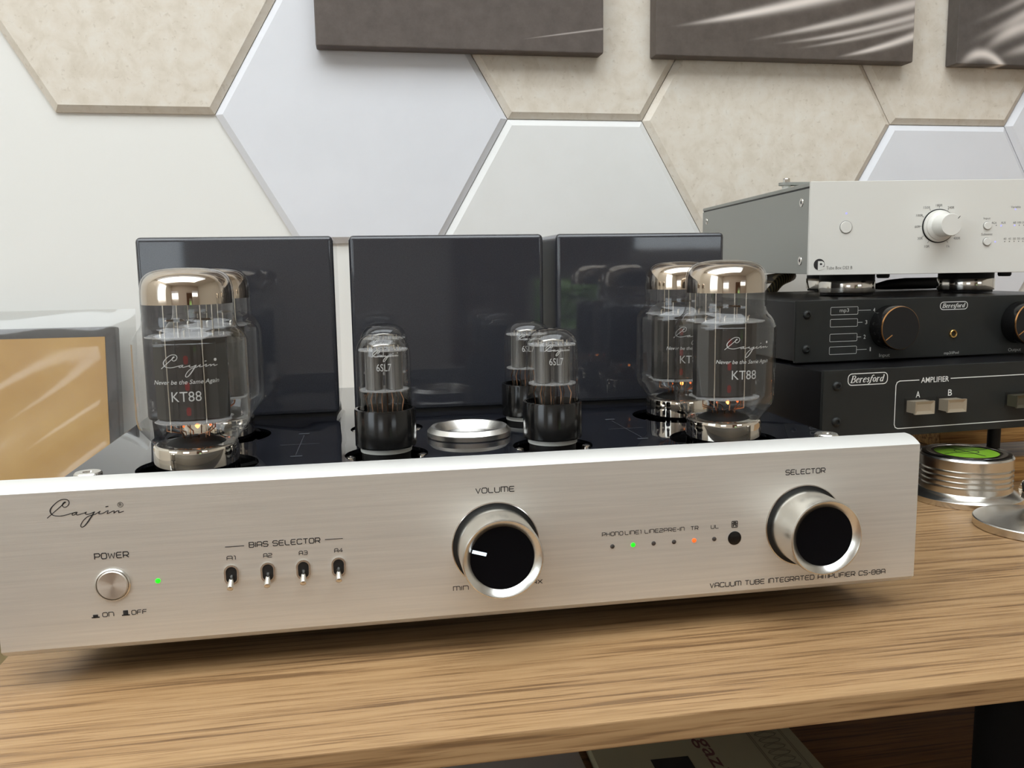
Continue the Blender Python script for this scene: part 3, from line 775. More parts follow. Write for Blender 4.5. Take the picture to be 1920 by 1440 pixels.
ap(tx, 'on_off_lettering', 'ink', smooth=0); tx = MB()
sqtext(tx, 'BIAS SELECTOR', -.1083, -.0785, Z(.0392), .0022, put)
ribbon(tx, [(-.1183, Z(.0390)), (-.1104, Z(.0390))], .0003, False, put); ribbon(tx, [(-.0764, Z(.0393)), (-.0687, Z(.0393))], .0003, False, put)
SWX = (-.1163, -.1011, -.0861, -.0710)
for i, x in enumerate(SWX): sqtext(tx, 'A%d' % (i+1), x-.0015, x+.0020, Z(.0340), .0017, put)
ap(tx, 'bias_lettering', 'ink', smooth=0); tx = MB()
sqtext(tx, 'VOLUME', -.0096, .0079, Z(.0570), .0023, put)
ap(tx, 'volume_lettering', 'ink', smooth=0); tx = MB()
sqtext(tx, 'MIN', -.0207, -.0139, Z(.0123), .0019, put); ap(tx, 'min_lettering', 'ink', smooth=0); tx = MB()
sqtext(tx, 'MAX', .0120, .0204, Z(.0125), .0019, put)
ap(tx, 'max_lettering', 'ink', smooth=0); tx = MB()
sqtext(tx, 'SELECTOR', .1395, .1599, Z(.0569), .0023, put); ap(tx, 'selector_lettering', 'ink', smooth=0); tx = MB()
for s_, a, b in (('PHONO', .0489, .0589), ('LINE1', .0599, .0677), ('LINE2', .0695, .0784), ('PRE-IN', .0789, .0889), ('TR', .0921, .0958), ('UL', .1022, .1060)):
    sqtext(tx, s_, a, b, Z(.0327), .0017, put)
ap(tx, 'input_lettering', 'ink', smooth=0); tx = MB()
sqtext(tx, 'VACUUM TUBE INTEGRATED AMPLIFIER CS-88A', .1022, .1941, Z(.0037), .0022, put)
ap(tx, 'model_lettering', 'ink', smooth=0); tx = MB()
ic, iz = .1141, Z(.0332)                                   # small receiver icon
rrect(tx, ic-.0014, ic+.0014, iz-.0015, iz+.0015, .0003, .0004, put)
ribbon(tx, [(ic-.0014, iz+.0004), (ic+.0014, iz+.0004)], .0004, False, put); ribbon(tx, [(ic-.0007, iz-.0012), (ic-.0007, iz-.0002), (ic+.0007, iz-.0002), (ic+.0007, iz-.0012)], .0005, False, put)
ribbon(tx, [(ic-.0008, iz+.0009), (ic+.0008, iz+.0009)], .0005, False, put)
ap(tx, 'receiver_icon', 'ink', smooth=0)
# power button
pb_ = ap(MB().lathe([(.0071, .0000), (.0071, .0007), (.0066, .0011), (.0064, .0004), (.0060, .0004)], 48, (-.1643, 0, Z(.0261)), 'y', False, False), 'power_button', 'alu')
MB().lathe([(.0062, -.001), (.0062, .0012), (.0058, .0017), (.0054, .0017), (.0001, .0015)], 48, (-.1643, 0, Z(.0261)), 'y', False, True).build('button_cap', 'dark_turned', pb_, 20)
def led(x, z, m, name='indicator_light', r=.00105):
    return ap(MB().lathe([(r, -.0004), (r, .0002), (r*.7, .00045), (0, .0006)], 20, (x, 0, z), 'y', False), name, m)
led(-.1464, Z(.0262), 'green_led')
for i, m_ in enumerate(('dark_led', 'green_led', 'dark_led', 'dark_led', 'red_led', 'dark_led')): led(.0538+.01002*i, Z(.0267), m_)
ap(MB().lathe([(.00335, -.0003), (.00335, .0002), (.0030, .0003), (0, .0003)], 32, (.1142, 0, Z(.0264)), 'y', False), 'remote_sensor', 'black')
# toggle switches
for x in SWX:
    zc = Z(.0265)
    ring = MB(); o_, i_ = [], []
    for r_, y_ in ((.0031, 0.0), (.0031, -.0006), (.0023, -.0006), (.0023, .0004)):
        pts = []
        for k in range(24):
            a = 2*PI*k/24; pts.append((x+r_*math.cos(a), y_, zc+r_*math.sin(a)+(.00135 if math.sin(a) >= -1e-9 else -.00135)))
        o_.append(pts)
    ring.add(sum(o_, []), [(q*24+k, q*24+(k+1) % 24, q*24+24+(k+1) % 24, q*24+24+k) for q in range(3) for k in range(24)])
    sw = ap(ring, 'toggle_switch', 'alu', smooth=30)
    MB().add([(p[0], -.0002, p[2]) for p in o_[3]], [tuple(range(24))]).build('slot', 'hole', sw, 0)
    MB().tube([(x, .001, zc-.0006), (x, -.0025, zc-.0022), (x, -.0056, zc-.0036), (x, -.0064, zc-.0040), (x, -.0068, zc-.0042)], [.0010, .0011, .0014, .0013, .0005], 14).build('lever', 'steel', sw, 50)
# knobs
def big_knob(cx, cz, name, pointer):
    k = ap(MB().lathe([(.0173, .0006), (.0177, .0014), (.0178, .0202), (.0176, .0208), (.0171, .0210), (.0167, .0208), (.0141, .0186), (.0140, .0184)], 96, (cx, 0, cz), 'y', False, False), name, 'alu', smooth=24)
    MB().lathe([(.0140, .0182), (.0141, .0186), (0, .0186)], 72, (cx, 0, cz), 'y', False).build('knob_face', 'knob_face', k, 30)
    MB().lathe([(.0200, 0.0), (.0200, .0007), (.0196, .0008), (.0194, .0005)], 96, (cx, 0, cz), 'y', False, False).build('collar', 'steel', k, 30)
    MB().lathe([(.0195, .0001), (.0195, .0004), (.0170, .0004)], 96, (cx, 0, cz), 'y', False, False).build('shadow_gap', 'hole', k, 30)
    if pointer:
        a = math.radians(163.5); u = Vector((math.cos(a), math.sin(a))); n = Vector((-u.y, u.x)); w = .0012
        m_ = MB(); pts = []
        for r_, s_ in ((.0073, -1), (.0136, -1), (.0136, 1), (.0073, 1)):
            q = u*r_+n*s_*w*0.6; pts.append((cx+q.x, cz+q.y))
        m_.add([(p[0], -.0185, p[1]) for p in pts]+[(p[0], -.0188, p[1]) for p in pts], [(4, 5, 6, 7), (0, 1, 5, 4), (1, 2, 6, 5), (2, 3, 7, 6), (3, 0, 4, 7)])
        m_.build('pointer', 'pointer', k, 0)
big_knob(-.0010, Z(.0315), 'volume_knob', True)
big_knob(.1499, Z(.0304), 'selector_knob', False)

# ------------------------------------------------------------------ vacuum tubes (plugged in, so things of their own)
def arc_profile(pts, n=6):
    """refine a (r, z) profile with Catmull-Rom"""
    out = []
    for i in range(len(pts)-1):
        a, b, c, d = pts[max(i-1, 0)], pts[i], pts[i+1], pts[min(i+2, len(pts)-1)]
        for k in range(n):
            t = k/n; out.append(tuple(max(0, 0.5*((2*b[j])+(-a[j]+c[j])*t+(2*a[j]-5*b[j]+4*c[j]-d[j])*t*t+(-a[j]+3*b[j]-3*c[j]+d[j])*t**3)) for j in range(2)))
    out.append(pts[-1]); return out
def power_tube():
    """local z = world z (root stands at z = 0 of the plate's frame)"""
    t = thing('power_tube', '-', 'vacuum tube', (0, 0, 0), 0, 'power tubes on the amplifier')
    prof = arc_profile([(.0186, .0900), (.0192, .0925), (.0225, .0968), (.0253, .1005), (.0262, .1045), (.0263, .1100), (.0263, .1380), (.0260, .1420), (.0243, .1455), (.0218, .1485), (.0211, .1525), (.0211, .1620), (.0207, .1680), (.0190, .1718), (.0150, .1745), (.0080, .1758), (.0, .1761)], 4)
    MB().lathe(prof, 64, cap0=False).build('glass_envelope', 'glass', t, 60)
    ins = [(r-.0007, z-.0006 if z > .165 else z) for r, z in prof if z >= .1588]
    ins[0] = (ins[0][0], .1590); ins = [(max(r, 0), z) for r, z in ins]
    MB().lathe(ins, 64, cap0=False).build('getter_mirror', 'getter', t, 60)
    MB().lathe([(.0180, .0770), (.0197, .0776), (.0198, .0790), (.0198, .0900), (.0196, .0912), (.0188, .0918), (.0180, .0919)], 64).build('base_collar', 'chrome', t, 40)
    MB().lathe([(.0184, .0700), (.0184, .0772)], 40).build('base_skirt', 'black', t)
    MB().lathe([(.0170, .0900), (.0120, .0930), (.0080, .0945), (0, .0948)], 40, cap0=False).build('stem_press', 'black_matt', t, 60)
    an = MB()                                   # folded anode with side wings and centre channel
    w, d = .0165, .0085
    out = [(-.0062, -d), (-.0055, -d-.0016), (.0055, -d-.0016), (.0062, -d), (.0120, -d+.001), (.0165, -.0030), (.0165, .0030), (.0120, d-.001), (.0062, d), (.0055, d+.0016), (-.0055, d+.0016), (-.0062, d), (-.0120, d-.001), (-.0165, .0030), (-.0165, -.0030), (-.0120, -d+.001)]
    z0, z1 = .1045, .1425; n = len(out)
    an.add([(x, y, z0) for x, y in out]+[(x, y, z1) for x, y in out], [(i, (i+1) % n, (i+1) % n+n, i+n) for i in range(n)]+[tuple(range(n)), tuple(range(n, 2*n))])
    a_ = an.build('anode', 'anode', t, 20)
    for sgn in (-1, 1):
        for zz in (.1085, .1205, .1330):
            q = []
            for k in range(14):
                a = 2*PI*k/14; q.append((-.0014+.0011*math.cos(a), sgn*(d+.00172), zz+.0011*math.sin(a)+(.0010 if math.sin(a) >= 0 else -.0010)))
            MB().add(q, [tuple(range(14))]).build('glow_slot', 'dim_glow', a_, 0)
    for z_, r_, nm in ((.1436, .0205, 'mica_disc'), (.1032, .0185, 'mica_disc')):
        mc = MB(); k_ = 40
        mc.lathe([(r_, z_), (r_, z_+.0006)], k_, ripple=lambda a, h: -0.08*(1 if math.cos(4*a) > 0.6 else 0)); mc.build(nm, 'mica', t, 20)
    for x, y in ((-.0098, -.0108), (.0065, -.0114), (-.0065, .0112), (.0098, .0108)):
        MB().tube([(x, y, .0990), (x, y, .1590)], .00032, 8).build('support_rod', 'wire', t)
    for x in (-.0125, -.002, .011):
        MB().tube([(x, -.004, .1440), (x, -.004, .1462), (x+.0008, -.004, .1466)], .0006, 8).build('grid_clip', 'wire', t)
    for s_, (x, y) in enumerate(((-.006, -.003), (.006, .003))):
        MB().lathe([(.0040, .1508), (.0046, .1512), (.0040, .1516), (.0034, .1512), (.0040, .1508)], 24, (x, y, 0), cap0=False, cap1=False).build('getter_ring', 'steel', t)
        MB().tube([(x, y-.004, .1440), (x, y-.004, .1512)], .0003, 6).build('getter_post', 'wire', t)
    lead = MB(); r3 = random.Random(5)
    for k in range(10):
        a = 2*PI*k/10; r0 = .006; r1 = .009+.004*(k % 3)/2
        lead.tube([(r0*math.cos(a), r0*math.sin(a), .0940), (r0*1.05*math.cos(a), r0*1.05*math.sin(a), .0965), (r1*math.cos(a+.2), r1*math.sin(a+.2), .0985), (r1*math.cos(a+.2), r1*math.sin(a+.2), .1032)], .00032, 6)
    lead.build('lead_wires', 'copper_wire', t, 60)
    for x, y, r_ in ((.0012, -.0030, .0011), (-.0050, -.0035, .0006), (.0070, -.0020, .0007)):
        MB().lathe([(0, -r_*1.3), (r_*.8, -r_*.6), (r_, 0), (r_*.8, r_*.6), (0, r_*1.3)], 12, (x, y, .1005)).build('heater_tip', 'glow' if r_ > .001 else 'small_glow', t, 60)
    # white print on the glass, wrapped round the bulb
    rr = .02636
    wrap = lambda x, z: (rr*math.sin(x/rr), -rr*math.cos(x/rr), z)
    pr = MB()
    logo(pr, lambda x, z: wrap(x, z+.1309), .84, .00036, False)
    ftext(pr, 'Never be the Same Again', 0, .1243, .0295, .0026, wrap, .25, .006)
    ftext(pr, 'KT88', -.0002, .1179, .0130, .0046, wrap, 0, -.003)
    pr.build('white_print', 'grey_white_ink', t, 0)
    return t
def small_tube():
    t = thing('signal_tube', '-', 'vacuum tube', (0, 0, 0), 0, 'signal tubes on the amplifier')
    prof = arc_profile([(.0128, .0950), (.0136, .0980), (.0136, .1050), (.0136, .1220), (.0136, .1305), (.0130, .1352), (.0112, .1388), (.0078, .1412), (.0035, .1422), (0, .1424)], 4)
    MB().lathe(prof, 48, cap0=False).build('glass_envelope', 'glass', t, 60)
    MB().lathe([(.0040, .0760), (.0040, .0848), (.0150, .0848), (.0155, .0855), (.0155, .1032), (.0152, .1040), (.0140, .1041), (.0138, .1020), (.0137, .0960), (0, .0960)], 56).build('base', 'black', t, 35)
    for s_ in (-1, 1):
        an = MB(); pts = []
        for k in range(16):
            a = 2*PI*k/16; pts.append((s_*.0050+.0040*math.cos(a), .0062*math.sin(a)))
        n = 16
        an.add([(x, y, .1140) for x, y in pts]+[(x, y, .1330) for x, y in pts], [(i, (i+1) % n, (i+1) % n+n, i+n) for i in range(n)])
        for k in (0, 4, 8, 12):
            x, y = pts[k]; an.tube([(x, y, .1130), (x, y, .1345)], .0005, 6)
        an.build('anode', 'anode_light', t, 40)
    for z_ in (.1132, .1334):
        mc = MB(); mc.lathe([(.0124, z_), (.0124, z_+.0006)], 32, ripple=lambda a, h: -0.10*(1 if math.cos(2*a) < -0.3 else 0)); mc.build('mica_disc', 'mica', t, 20)
    MB().tube([(-.0060, 0, .1340), (-.0050, -.002, .1356), (.0, -.003, .1362), (.0050, -.002, .1356), (.0060, 0, .1340)], .0007, 8).build('getter_strip', 'steel', t, 60)
    w = MB()
    for x in (-.0075, -.0055, -.0030, .0, .0030, .0055, .0075):
        w.tube([(x, -.0025, .1338), (x, -.0025, .1362)], .0003, 6)
    w.build('grid_wires', 'wire', t, 60)
    w = MB()
    for k, x in enumerate((-.0095, -.0068, -.0042, -.0014, .0014, .0042, .0068, .0095)):
        y = -.0045 if k % 2 else .003
        w.tube([(x*.9, y, .0960), (x*.9, y, .1030), (x*.95, y, .1062), (x*1.0, y*.8, .1085), (x*.8, y*.5, .1132)], .00028, 6)
    w.build('lead_wires', 'copper_wire', t, 60)
    rr = .01368
    wrap = lambda x, z: (rr*math.sin(x/rr), -rr*math.cos(x/rr), z)
    pr = MB()
    logo(pr, lambda x, z: wrap(x, z+.1312), .46, .00085, False)
    ftext(pr, '6SL7', .0002, .1260, .0073, .0036, wrap, 0, 0.0)
    pr.build('white_print', 'grey_white_ink', t, 0)
    return t
kt = power_tube(); sl = small_tube()
KT_ROT = (4.0, -1.0, -8.0, -5.0)
KT_LAB = ('front left large glass power tube with silver dome beside the gold box', 'front right large glass power tube in front of the black boxes',
          'rear left large power tube mostly hidden behind the front left one', 'rear right large power tube partly hidden behind the front right one')
for i, (x, y) in enumerate(KT):
    o = kt if i == 0 else copy_tree(kt)
    o.location = (x, y, 0); o.rotation_euler = (0, 0, math.radians(KT_ROT[i])); o['label'] = KT_LAB[i]
SL_ROT = (-2.0, -4.0, -6.0, -8.0)
SL_LAB = ('front left small glass tube with black base, left of the silver ring', 'front right small glass tube with black base, right of the silver ring',
          'rear left small glass tube hidden behind the front left small tube', 'rear right small glass tube behind the front right small tube')
for i, (x, y) in enumerate(SL):
    o = sl if i == 0 else copy_tree(sl)
    o.location = (x, y, 0); o.rotation_euler = (0, 0, math.radians(SL_ROT[i])); o['label'] = SL_LAB[i]

# ------------------------------------------------------------------ right stack
# lower black switch box
lo = thing('speaker_switch_box', 'lower black switch box with beige push buttons and white frame line', 'switch box', (.2558, .1704, .0501), .0704)
LH, LW, LD = .0494, .27, .19
def lb(mb, name, m, parent=None, **k): return mb.build(name, m, parent or lo, **k)
lb(MB().rbox(0, LW, 0, .003, 0, LH, .0006, 2), 'front_panel', 'box_black')
lb(MB().rbox(.0008, LW-.0008, .003, LD, .0008, LH-.0008, .0006, 2), 'case', 'box_side')
def hexscrew(fn, u, w, r=.0034):
    s_ = fn(MB().lathe([(r, 0), (r*.96, .0008), (r*.75, .0016), (r*.5, .0019), (r*.45, .0019), (r*.42, .0009), (0, .0009)], 24, (u, 0, w), 'y', False), 'screw', 'box_black', smooth=50)
    return s_
hexscrew(lb, .0106, .0384); hexscrew(lb, .0110, .0132)
hexscrew(lb, LW-.0106, .0384); hexscrew(lb, LW-.0110, .0132)
put = lambda u, w: (u, -.00012, w)
tx = MB()
rrect(tx, .0193, .0509, .0384, .0464, .0030, .0006, put); serif_text(tx, 'Beresford', .0212, .0492, .0402, .0047, put)
lb(tx, 'logo', 'white_ink', smooth=0); tx = MB()
BX0, BX1, BZ0, BZ1, rr = .0581, .2600, .0055, .0396, .003
pts = [(.0772, BZ1), (BX0+rr, BZ1), (BX0+rr*.3, BZ1-rr*.3), (BX0, BZ1-rr), (BX0, BZ0+rr), (BX0+rr*.3, BZ0+rr*.3), (BX0+rr, BZ0), (BX1, BZ0), (BX1, BZ1), (.1035, BZ1)]
ribbon(tx, pts, .0006, False, put)
ftext(tx, 'AMPLIFIER', .0904, .0394, .0233, .0039, put, 0, .008); ftext(tx, 'A', .0767, .0292, .0036, .0046, put, 0, .005); ftext(tx, 'B', .1036, .0293, .0033, .0046, put, 0, .005)
lb(tx, 'lettering', 'white_ink', smooth=0)
for u0, u1, m_ in ((.0670, .0829, 'beige_button'), (.0939, .1096, 'beige_button'), (.1529, .1690, 'button_dark'), (.1800, .1960, 'button_dark')):
    w0, w1 = .0166, .0258; b_ = MB()
    b_.box(u0+.0006, u1-.0006, -.0086, .001, w0+.0005, w1-.0005)
    i_ = .0022
    f0 = [(u0, -.0100, w0), (u1, -.0100, w0), (u1, -.0100, w1), (u0, -.0100, w1)]; f1 = [(u0+i_, -.0090, w0+i_), (u1-i_, -.0090, w0+i_), (u1-i_, -.0090, w1-i_), (u0+i_, -.0090, w1-i_)]
    bk = [(x, -.0085, z) for x, _, z in f0]
    b_.add(bk+f0+f1, [(0, 1, 5, 4), (1, 2, 6, 5), (2, 3, 7, 6), (3, 0, 4, 7), (4, 5, 9, 8), (5, 6, 10, 9), (6, 7, 11, 10), (7, 4, 8, 11), (8, 9, 10, 11)])
    bt = lb(b_, 'push_button', m_, smooth=0)
    MB().box(u0-.0012, u1+.0012, -.0002, .0005, w0-.0010, w1+.0012).build('button_slot', 'hole', bt, 0)
for u, v_ in ((.182, .040), (.25, .165), (.02, .040), (.02, .165)):
    lb(MB().lathe([(.0048, -.0300), (.0048, 0.0008)], 20, (u, v_, 0)), 'foot', 'black_matt')
# wooden blocks under its feet
tag(MB().rbox(.4285, .56, .212, .262, 0, .0200, .0006, 1).build('wood_block', 'block_wood'), 'pale striped wooden block under the black boxes, right of the silver puck', 'wood block')
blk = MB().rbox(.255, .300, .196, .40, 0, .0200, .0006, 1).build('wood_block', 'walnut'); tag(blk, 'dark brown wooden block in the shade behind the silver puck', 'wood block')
blk2 = MB().rbox(.47, .56, .335, .385, 0, .0200, .0006, 1).build('wood_block', 'block_wood'); tag(blk2, 'wooden block farthest back under the black boxes', 'wood block')
fc = MB(); q0 = Vector((.44, .440, 0)); q1 = Vector((.452, .272, 0)); dd = (q1-q0).normalized(); nn = Vector((-dd.y, dd.x, 0))
for off in (-.0075, .0, ):
    a, b = q0+nn*off, q0+nn*(off+.0068); c, d = q1+nn*(off+.0068), q1+nn*off
    fc.add([(p.x, p.y, 0.0002) for p in (a, b, c, d)]+[(p.x, p.y, .0030) for p in (a, b, c, d)], [(4, 5, 6, 7), (0, 1, 5, 4), (1, 2, 6, 5), (2, 3, 7, 6), (3, 0, 4, 7)])
tag(fc.build('flat_cable', 'grey_cable', smooth=0), 'grey flat twin cable lying on the oak board behind the silver puck', 'cable')

# upper black preamp
up = thing('input_selector_box', 'upper black selector box with two black knobs trimmed in copper', 'selector box', (.2561, .2116, .1002), .0657)
UH, UW, UD = .0458, .27, .20
def ub(mb, name, m, parent=None, **k): return mb.build(name, m, parent or up, **k)
ub(MB().rbox(0, UW, 0, .003, 0, UH, .0008, 2), 'front_panel', 'box_black')
ub(MB().rbox(.0008, UW-.0008, .003, UD, .0012, UH-.0008, .0006, 2), 'case', 'box_side')
for u, w in ((.0088, .0356), (.0090, .0102), (UW-.0088, .0356), (UW-.0090, .0102)): hexscrew(ub, u, w, .0032)
tx = MB()
for (zc, ue, uw, n_) in ((.0376, .0622, .0651, '4'), (.0287, .0555, .0587, '3'), (.0178, .0548, .0578, '2'), (.0083, .0600, .0631, '1')):
    rrect(tx, .0284, .0513, zc-.0028, zc+.0028, .0007, .00035, put); ribbon(tx, [(.0513, zc), (ue, zc)], .00035, False, put)
    ftext(tx, n_, uw, zc, .0017 if n_ != '1' else .0010, .0030, put, 0, .004)
ftext(tx, 'mp3', .0398, .0376, .0078, .0036, put)
ub(tx, 'input_lettering', 'grey_white_ink', smooth=0); tx = MB()
rrect(tx, .1228, .1473, .0362, .0419, .0026, .0005, put); serif_text(tx, 'Beresford', .1246, .1458, .0376, .0032, put)
ub(tx, 'logo', 'white_ink', smooth=0); tx = MB()
ftext(tx, 'Input', .0756, .0029, .0092, .0034, put); ftext(tx, 'mp3/iPod', .1350, .0025, .0132, .0028, put); ftext(tx, 'Output', .1934, .0027, .0121, .0034, put)
ub(tx, 'lettering', 'grey_white_ink', smooth=0)
for u, ang in ((.0772, 215), (.1945, 215)):
    k = ub(MB().lathe([(.0160, .0006), (.0163, .0012), (.0163, .0135), (.0160, .0142)], 64, (u, 0, .0246), 'y'), 'knob', 'black', smooth=30)
    MB().lathe([(.0161, .0141), (.0158, .0149), (.0156, .0150), (.0156, .0143)], 72, (u, 0, .0246), 'y', False, False).build('copper_rim', 'copper', k, 40)
    MB().lathe([(.01562, .0143), (.01562, .01495), (0, .01495)], 64, (u, 0, .0246), 'y', False).build('knob_face', 'black_matt', k, 30)
    a = math.radians(ang); pm_ = MB()
    ribbon(pm_, [(u+.0085*math.cos(a), .0246+.0085*math.sin(a)), (u+.0150*math.cos(a), .0246+.0150*math.sin(a))], .0007, False, lambda x, z: (x, -.01515, z))
    pm_.build('pointer', 'copper', k, 0)
jk = ub(MB().lathe([(.0033, 0), (.0033, .0012), (.0028, .0016), (.0020, .0014), (.0019, 0)], 32, (.1352, 0, .0174), 'y', False, False), 'headphone_jack', 'gold_metal')
MB().lathe([(.0020, .0002), (0, .0002)], 24, (.1352, 0, .0174), 'y', False).build('jack_hole', 'hole', jk)
for u in (.02, UW-.02):
    for v_ in (.02, UD-.02): ub(MB().lathe([(.006, -.0012), (.006, .0014)], 20, (u, v_, 0)), 'foot', 'black_matt')
UTOP = .1002+UH

# isolation pucks between the boxes
def iso(x, y, label, h=.0175):
    t = thing('isolation_puck', label, 'puck', (x, y, UTOP), 0, 'isolation pucks under the silver phono box')
    MB().lathe([(.0212, 0), (.0212, .0020)], 48).build('bottom_pad', 'black_matt', t)
    MB().lathe([(.0224, .0020), (.0226, .0026), (.0226, .0112), (.0224, .0118)], 64).build('metal_ring', 'steel', t)
    MB().lathe([(.0220, .0118), (.0220, h)], 48).build('top_pad', 'black_matt', t)
iso(.350, .302, 'silver banded puck under the left front of the phono box')
iso(.4655, .306, 'silver banded puck under the right front of the phono box')
iso(.395, .405, 'half hidden silver banded puck farther back under the phono box')

# phono preamp
ph = thing('phono_preamp', 'silver grey phono preamplifier box on top of the black boxes', 'preamplifier', (.2902, .2571, .1635), -.1297)
PW, PD, PH = .206, .316, .072
def pb2(mb, name, m, parent=None, **k): return mb.build(name, m, parent or ph, **k)
pb2(MB().rbox(-.0004, PW+.0004, 0, .0035, 0, PH, .0005, 2), 'front_panel', 'phono')
pb2(MB().rbox(0, PW, .0035, PD, .0010, .0672, .0006, 2), 'case', 'phono_side')
pb2(MB().box(.0008, PW-.0008, .0040, PD-.001, .0672, .0686), 'lid_gap', 'hole', smooth=0)
pb2(MB().rbox(0, PW, .0035, PD, .0684, .0716, .0006, 2), 'lid', 'phono_side')
for v_, w in ((.0194, .0572), (.0191, .0114), (.2995, .0566), (.2995, .0114)):
    sc = MB()
    prof = [(.0036, 0.0), (.0034, .0005), (.0016, .0005), (.0014, .0001), (0, .0001)]
    sc.lathe([(r, -h) for r, h in prof], 24, (0, v_, w), 'x', False); s_ = pb2(sc, 'screw', 'steel', smooth=40)
    MB().lathe([(.0014, -.00055), (0, -.00055)], 12, (0, v_, w), 'x', False, False).build('screw_socket', 'hole', s_, 0)
bt = pb2(MB().lathe([(.0046, 0), (.0046, .0006), (.0043, .0009), (0, .0009)], 40, (.0282, 0, .0368), 'y', False), 'power_button', 'phono')
MB().lathe([(.0050, .0001), (.0050, .0002), (.0045, .0002)], 40, (.0282, 0, .0368), 'y', False, False).build('button_gap', 'grey_ink', bt, 0)
def pled(u, w, m_='blue_led', r=.0007): return pb2(MB().lathe([(r, 0), (r, .0001), (0, .0002)], 14, (u, 0, w), 'y', False), 'indicator_light', m_)
pled(.0282, .0474)
kn = pb2(MB().lathe([(.0108, .0010), (.0110, .0016), (.0110, .0040), (.0092, .0052), (.0086, .0060), (.0084, .0185), (.0080, .0192), (0, .0192)], 56, (.1019, 0, .0370), 'y', False), 'load_dial', 'phono')
MB().lathe([(.0131, 0), (.0131, .0005), (.0128, .0008), (.0109, .0009)], 64, (.1019, 0, .0368), 'y', False, False).build('dial_ring', 'black_matt', kn, 40)
MB().lathe([(.0124, .0004), (.0122, .0022), (.0108, .0026)], 64, (.1019, 0, .0368), 'y', False, False).build('dial_skirt', 'phono', kn, 40)
km = MB(); ribbon(km, [(.1019+.0045, .0370+.0045), (.1019+.0062, .0370+.0064)], .0005, False, lambda x, z: (x, -.0193, z)); km.build('dial_mark', 'ink', kn, 0)
for u, w in ((.1411, .0366), (.1414, .0242)):
    b_ = pb2(MB().lathe([(.0030, 0), (.0030, .0010), (.0027, .0013), (0, .0013)], 30, (u, 0, w), 'y', False), 'push_button', 'phono')
    MB().lathe([(.0033, .0001), (.0033, .0002), (.0029, .0002)], 30, (u, 0, w), 'y', False, False).build('button_gap', 'grey_ink', b_, 0)
tx = MB(); pc = (.1019, .0368)
for s_, du, dw, wd in (('10R', .0935, .0211, .0042), ('30R', .0877, .0274, .0042), ('60R', .0851, .0365, .0042), ('100R', .0864, .0451, .0054), ('150R', .0920, .0511, .0054),
                       ('180R', .1017, .0527, .0054), ('240R', .1112, .0509, .0054), ('400R', .1172, .0272, .0054), ('1k', .1106, .0211, .0026)):
    ftext(tx, s_, du, dw, wd, .0019, put)
for ang in (238, 213, 180, 150, 120, 90, 60, 30, 0, -30, -58):
    a = math.radians(ang); ribbon(tx, [(pc[0]+.0136*math.cos(a), pc[1]+.0136*math.sin(a)), (pc[0]+.0154*math.cos(a), pc[1]+.0154*math.sin(a))], .0003, False, put)
ftext(tx, 'Input', .1406, .0420, .0056, .0021, put); ftext(tx, 'Subsonic', .1412, .0300, .0090, .0019, put)
for s_, u, w, wd in (('RCA', .1466, .0387, .0038), ('XLR', .1539, .0387, .0038), ('60', .1630, .0387, .0022), ('100', .1668, .0387, .0030), ('330', .1708, .0387, .0030), ('40', .1560, .0262, .0022), ('45', .1598, .0262, .0022), ('50', .1636, .0262, .0022), ('55', .1672, .0262, .0022), ('60', .1706, .0262, .0022)):
    ftext(tx, s_, u, w, wd, .0016, put)
ftext(tx, 'Variable', .1632, .0508, .0078, .0017, put)
ftext(tx, 'Tube Box DS3 B', .0241, .0056, .0208, .0024, put)
pb2(tx, 'lettering', 'grey_ink', smooth=0)
lg = MB()                                  # round logo: dark disc with the left half kept and a cut-out letter P
cx, cz, R_ = .0080, .0083, .0044
lg.add([put(cx+R_*math.cos(a*PI/18), cz+R_*math.sin(a*PI/18)) for a in range(36)], [tuple(range(36))])
lgo = pb2(lg, 'logo_mark', 'ink', smooth=0)
pw = MB(); put2 = lambda u, w: (u, -.0002, w)
ribbon(pw, [(cx-R_*.06, cz-R_*1.02), (cx-R_*.06, cz+R_*.42), (cx+R_*.45, cz+R_*.42), (cx+R_*.72, cz+R_*.22), (cx+R_*.72, cz-R_*.10), (cx+R_*.45, cz-R_*.28), (cx+R_*.1, cz-R_*.28)], R_*.36, False, put2)
pw.add([put2(cx+R_*.1, cz-R_*.40), put2(cx+R_*1.02, cz-R_*.40), put2(cx+R_*.8, cz-R_*.8), put2(cx+R_*.1, cz-R_*1.02)], [(0, 1, 2, 3)])
pw.build('logo_letter', 'phono', lgo, 0)
for u, w, m_ in ((.1484, .0367, 'grey_ink'), (.1523, .0364, 'blue_led'), (.1631, .0365, 'blue_led'), (.1669, .0366, 'grey_ink'), (.1706, .0366, 'grey_ink'), (.1483, .0240, 'blue_led'), (.1631, .0489, 'blue_led'),
                 (.1560, .0241, 'grey_ink'), (.1598, .0241, 'grey_ink'), (.1636, .0241, 'grey_ink'), (.1672, .0241, 'grey_ink'), (.1706, .0241, 'grey_ink')):
    pled(u, w, m_, .0006 if m_ == 'blue_led' else .0004)
for u, v_ in ((.069, .02), (.17, .02), (.02, .29), (.186, .29)):
    pb2(MB().lathe([(.0042, -.0034), (.0050, -.0022), (.0050, .0012)], 24, (u, v_, 0)), 'foot', 'black_matt')
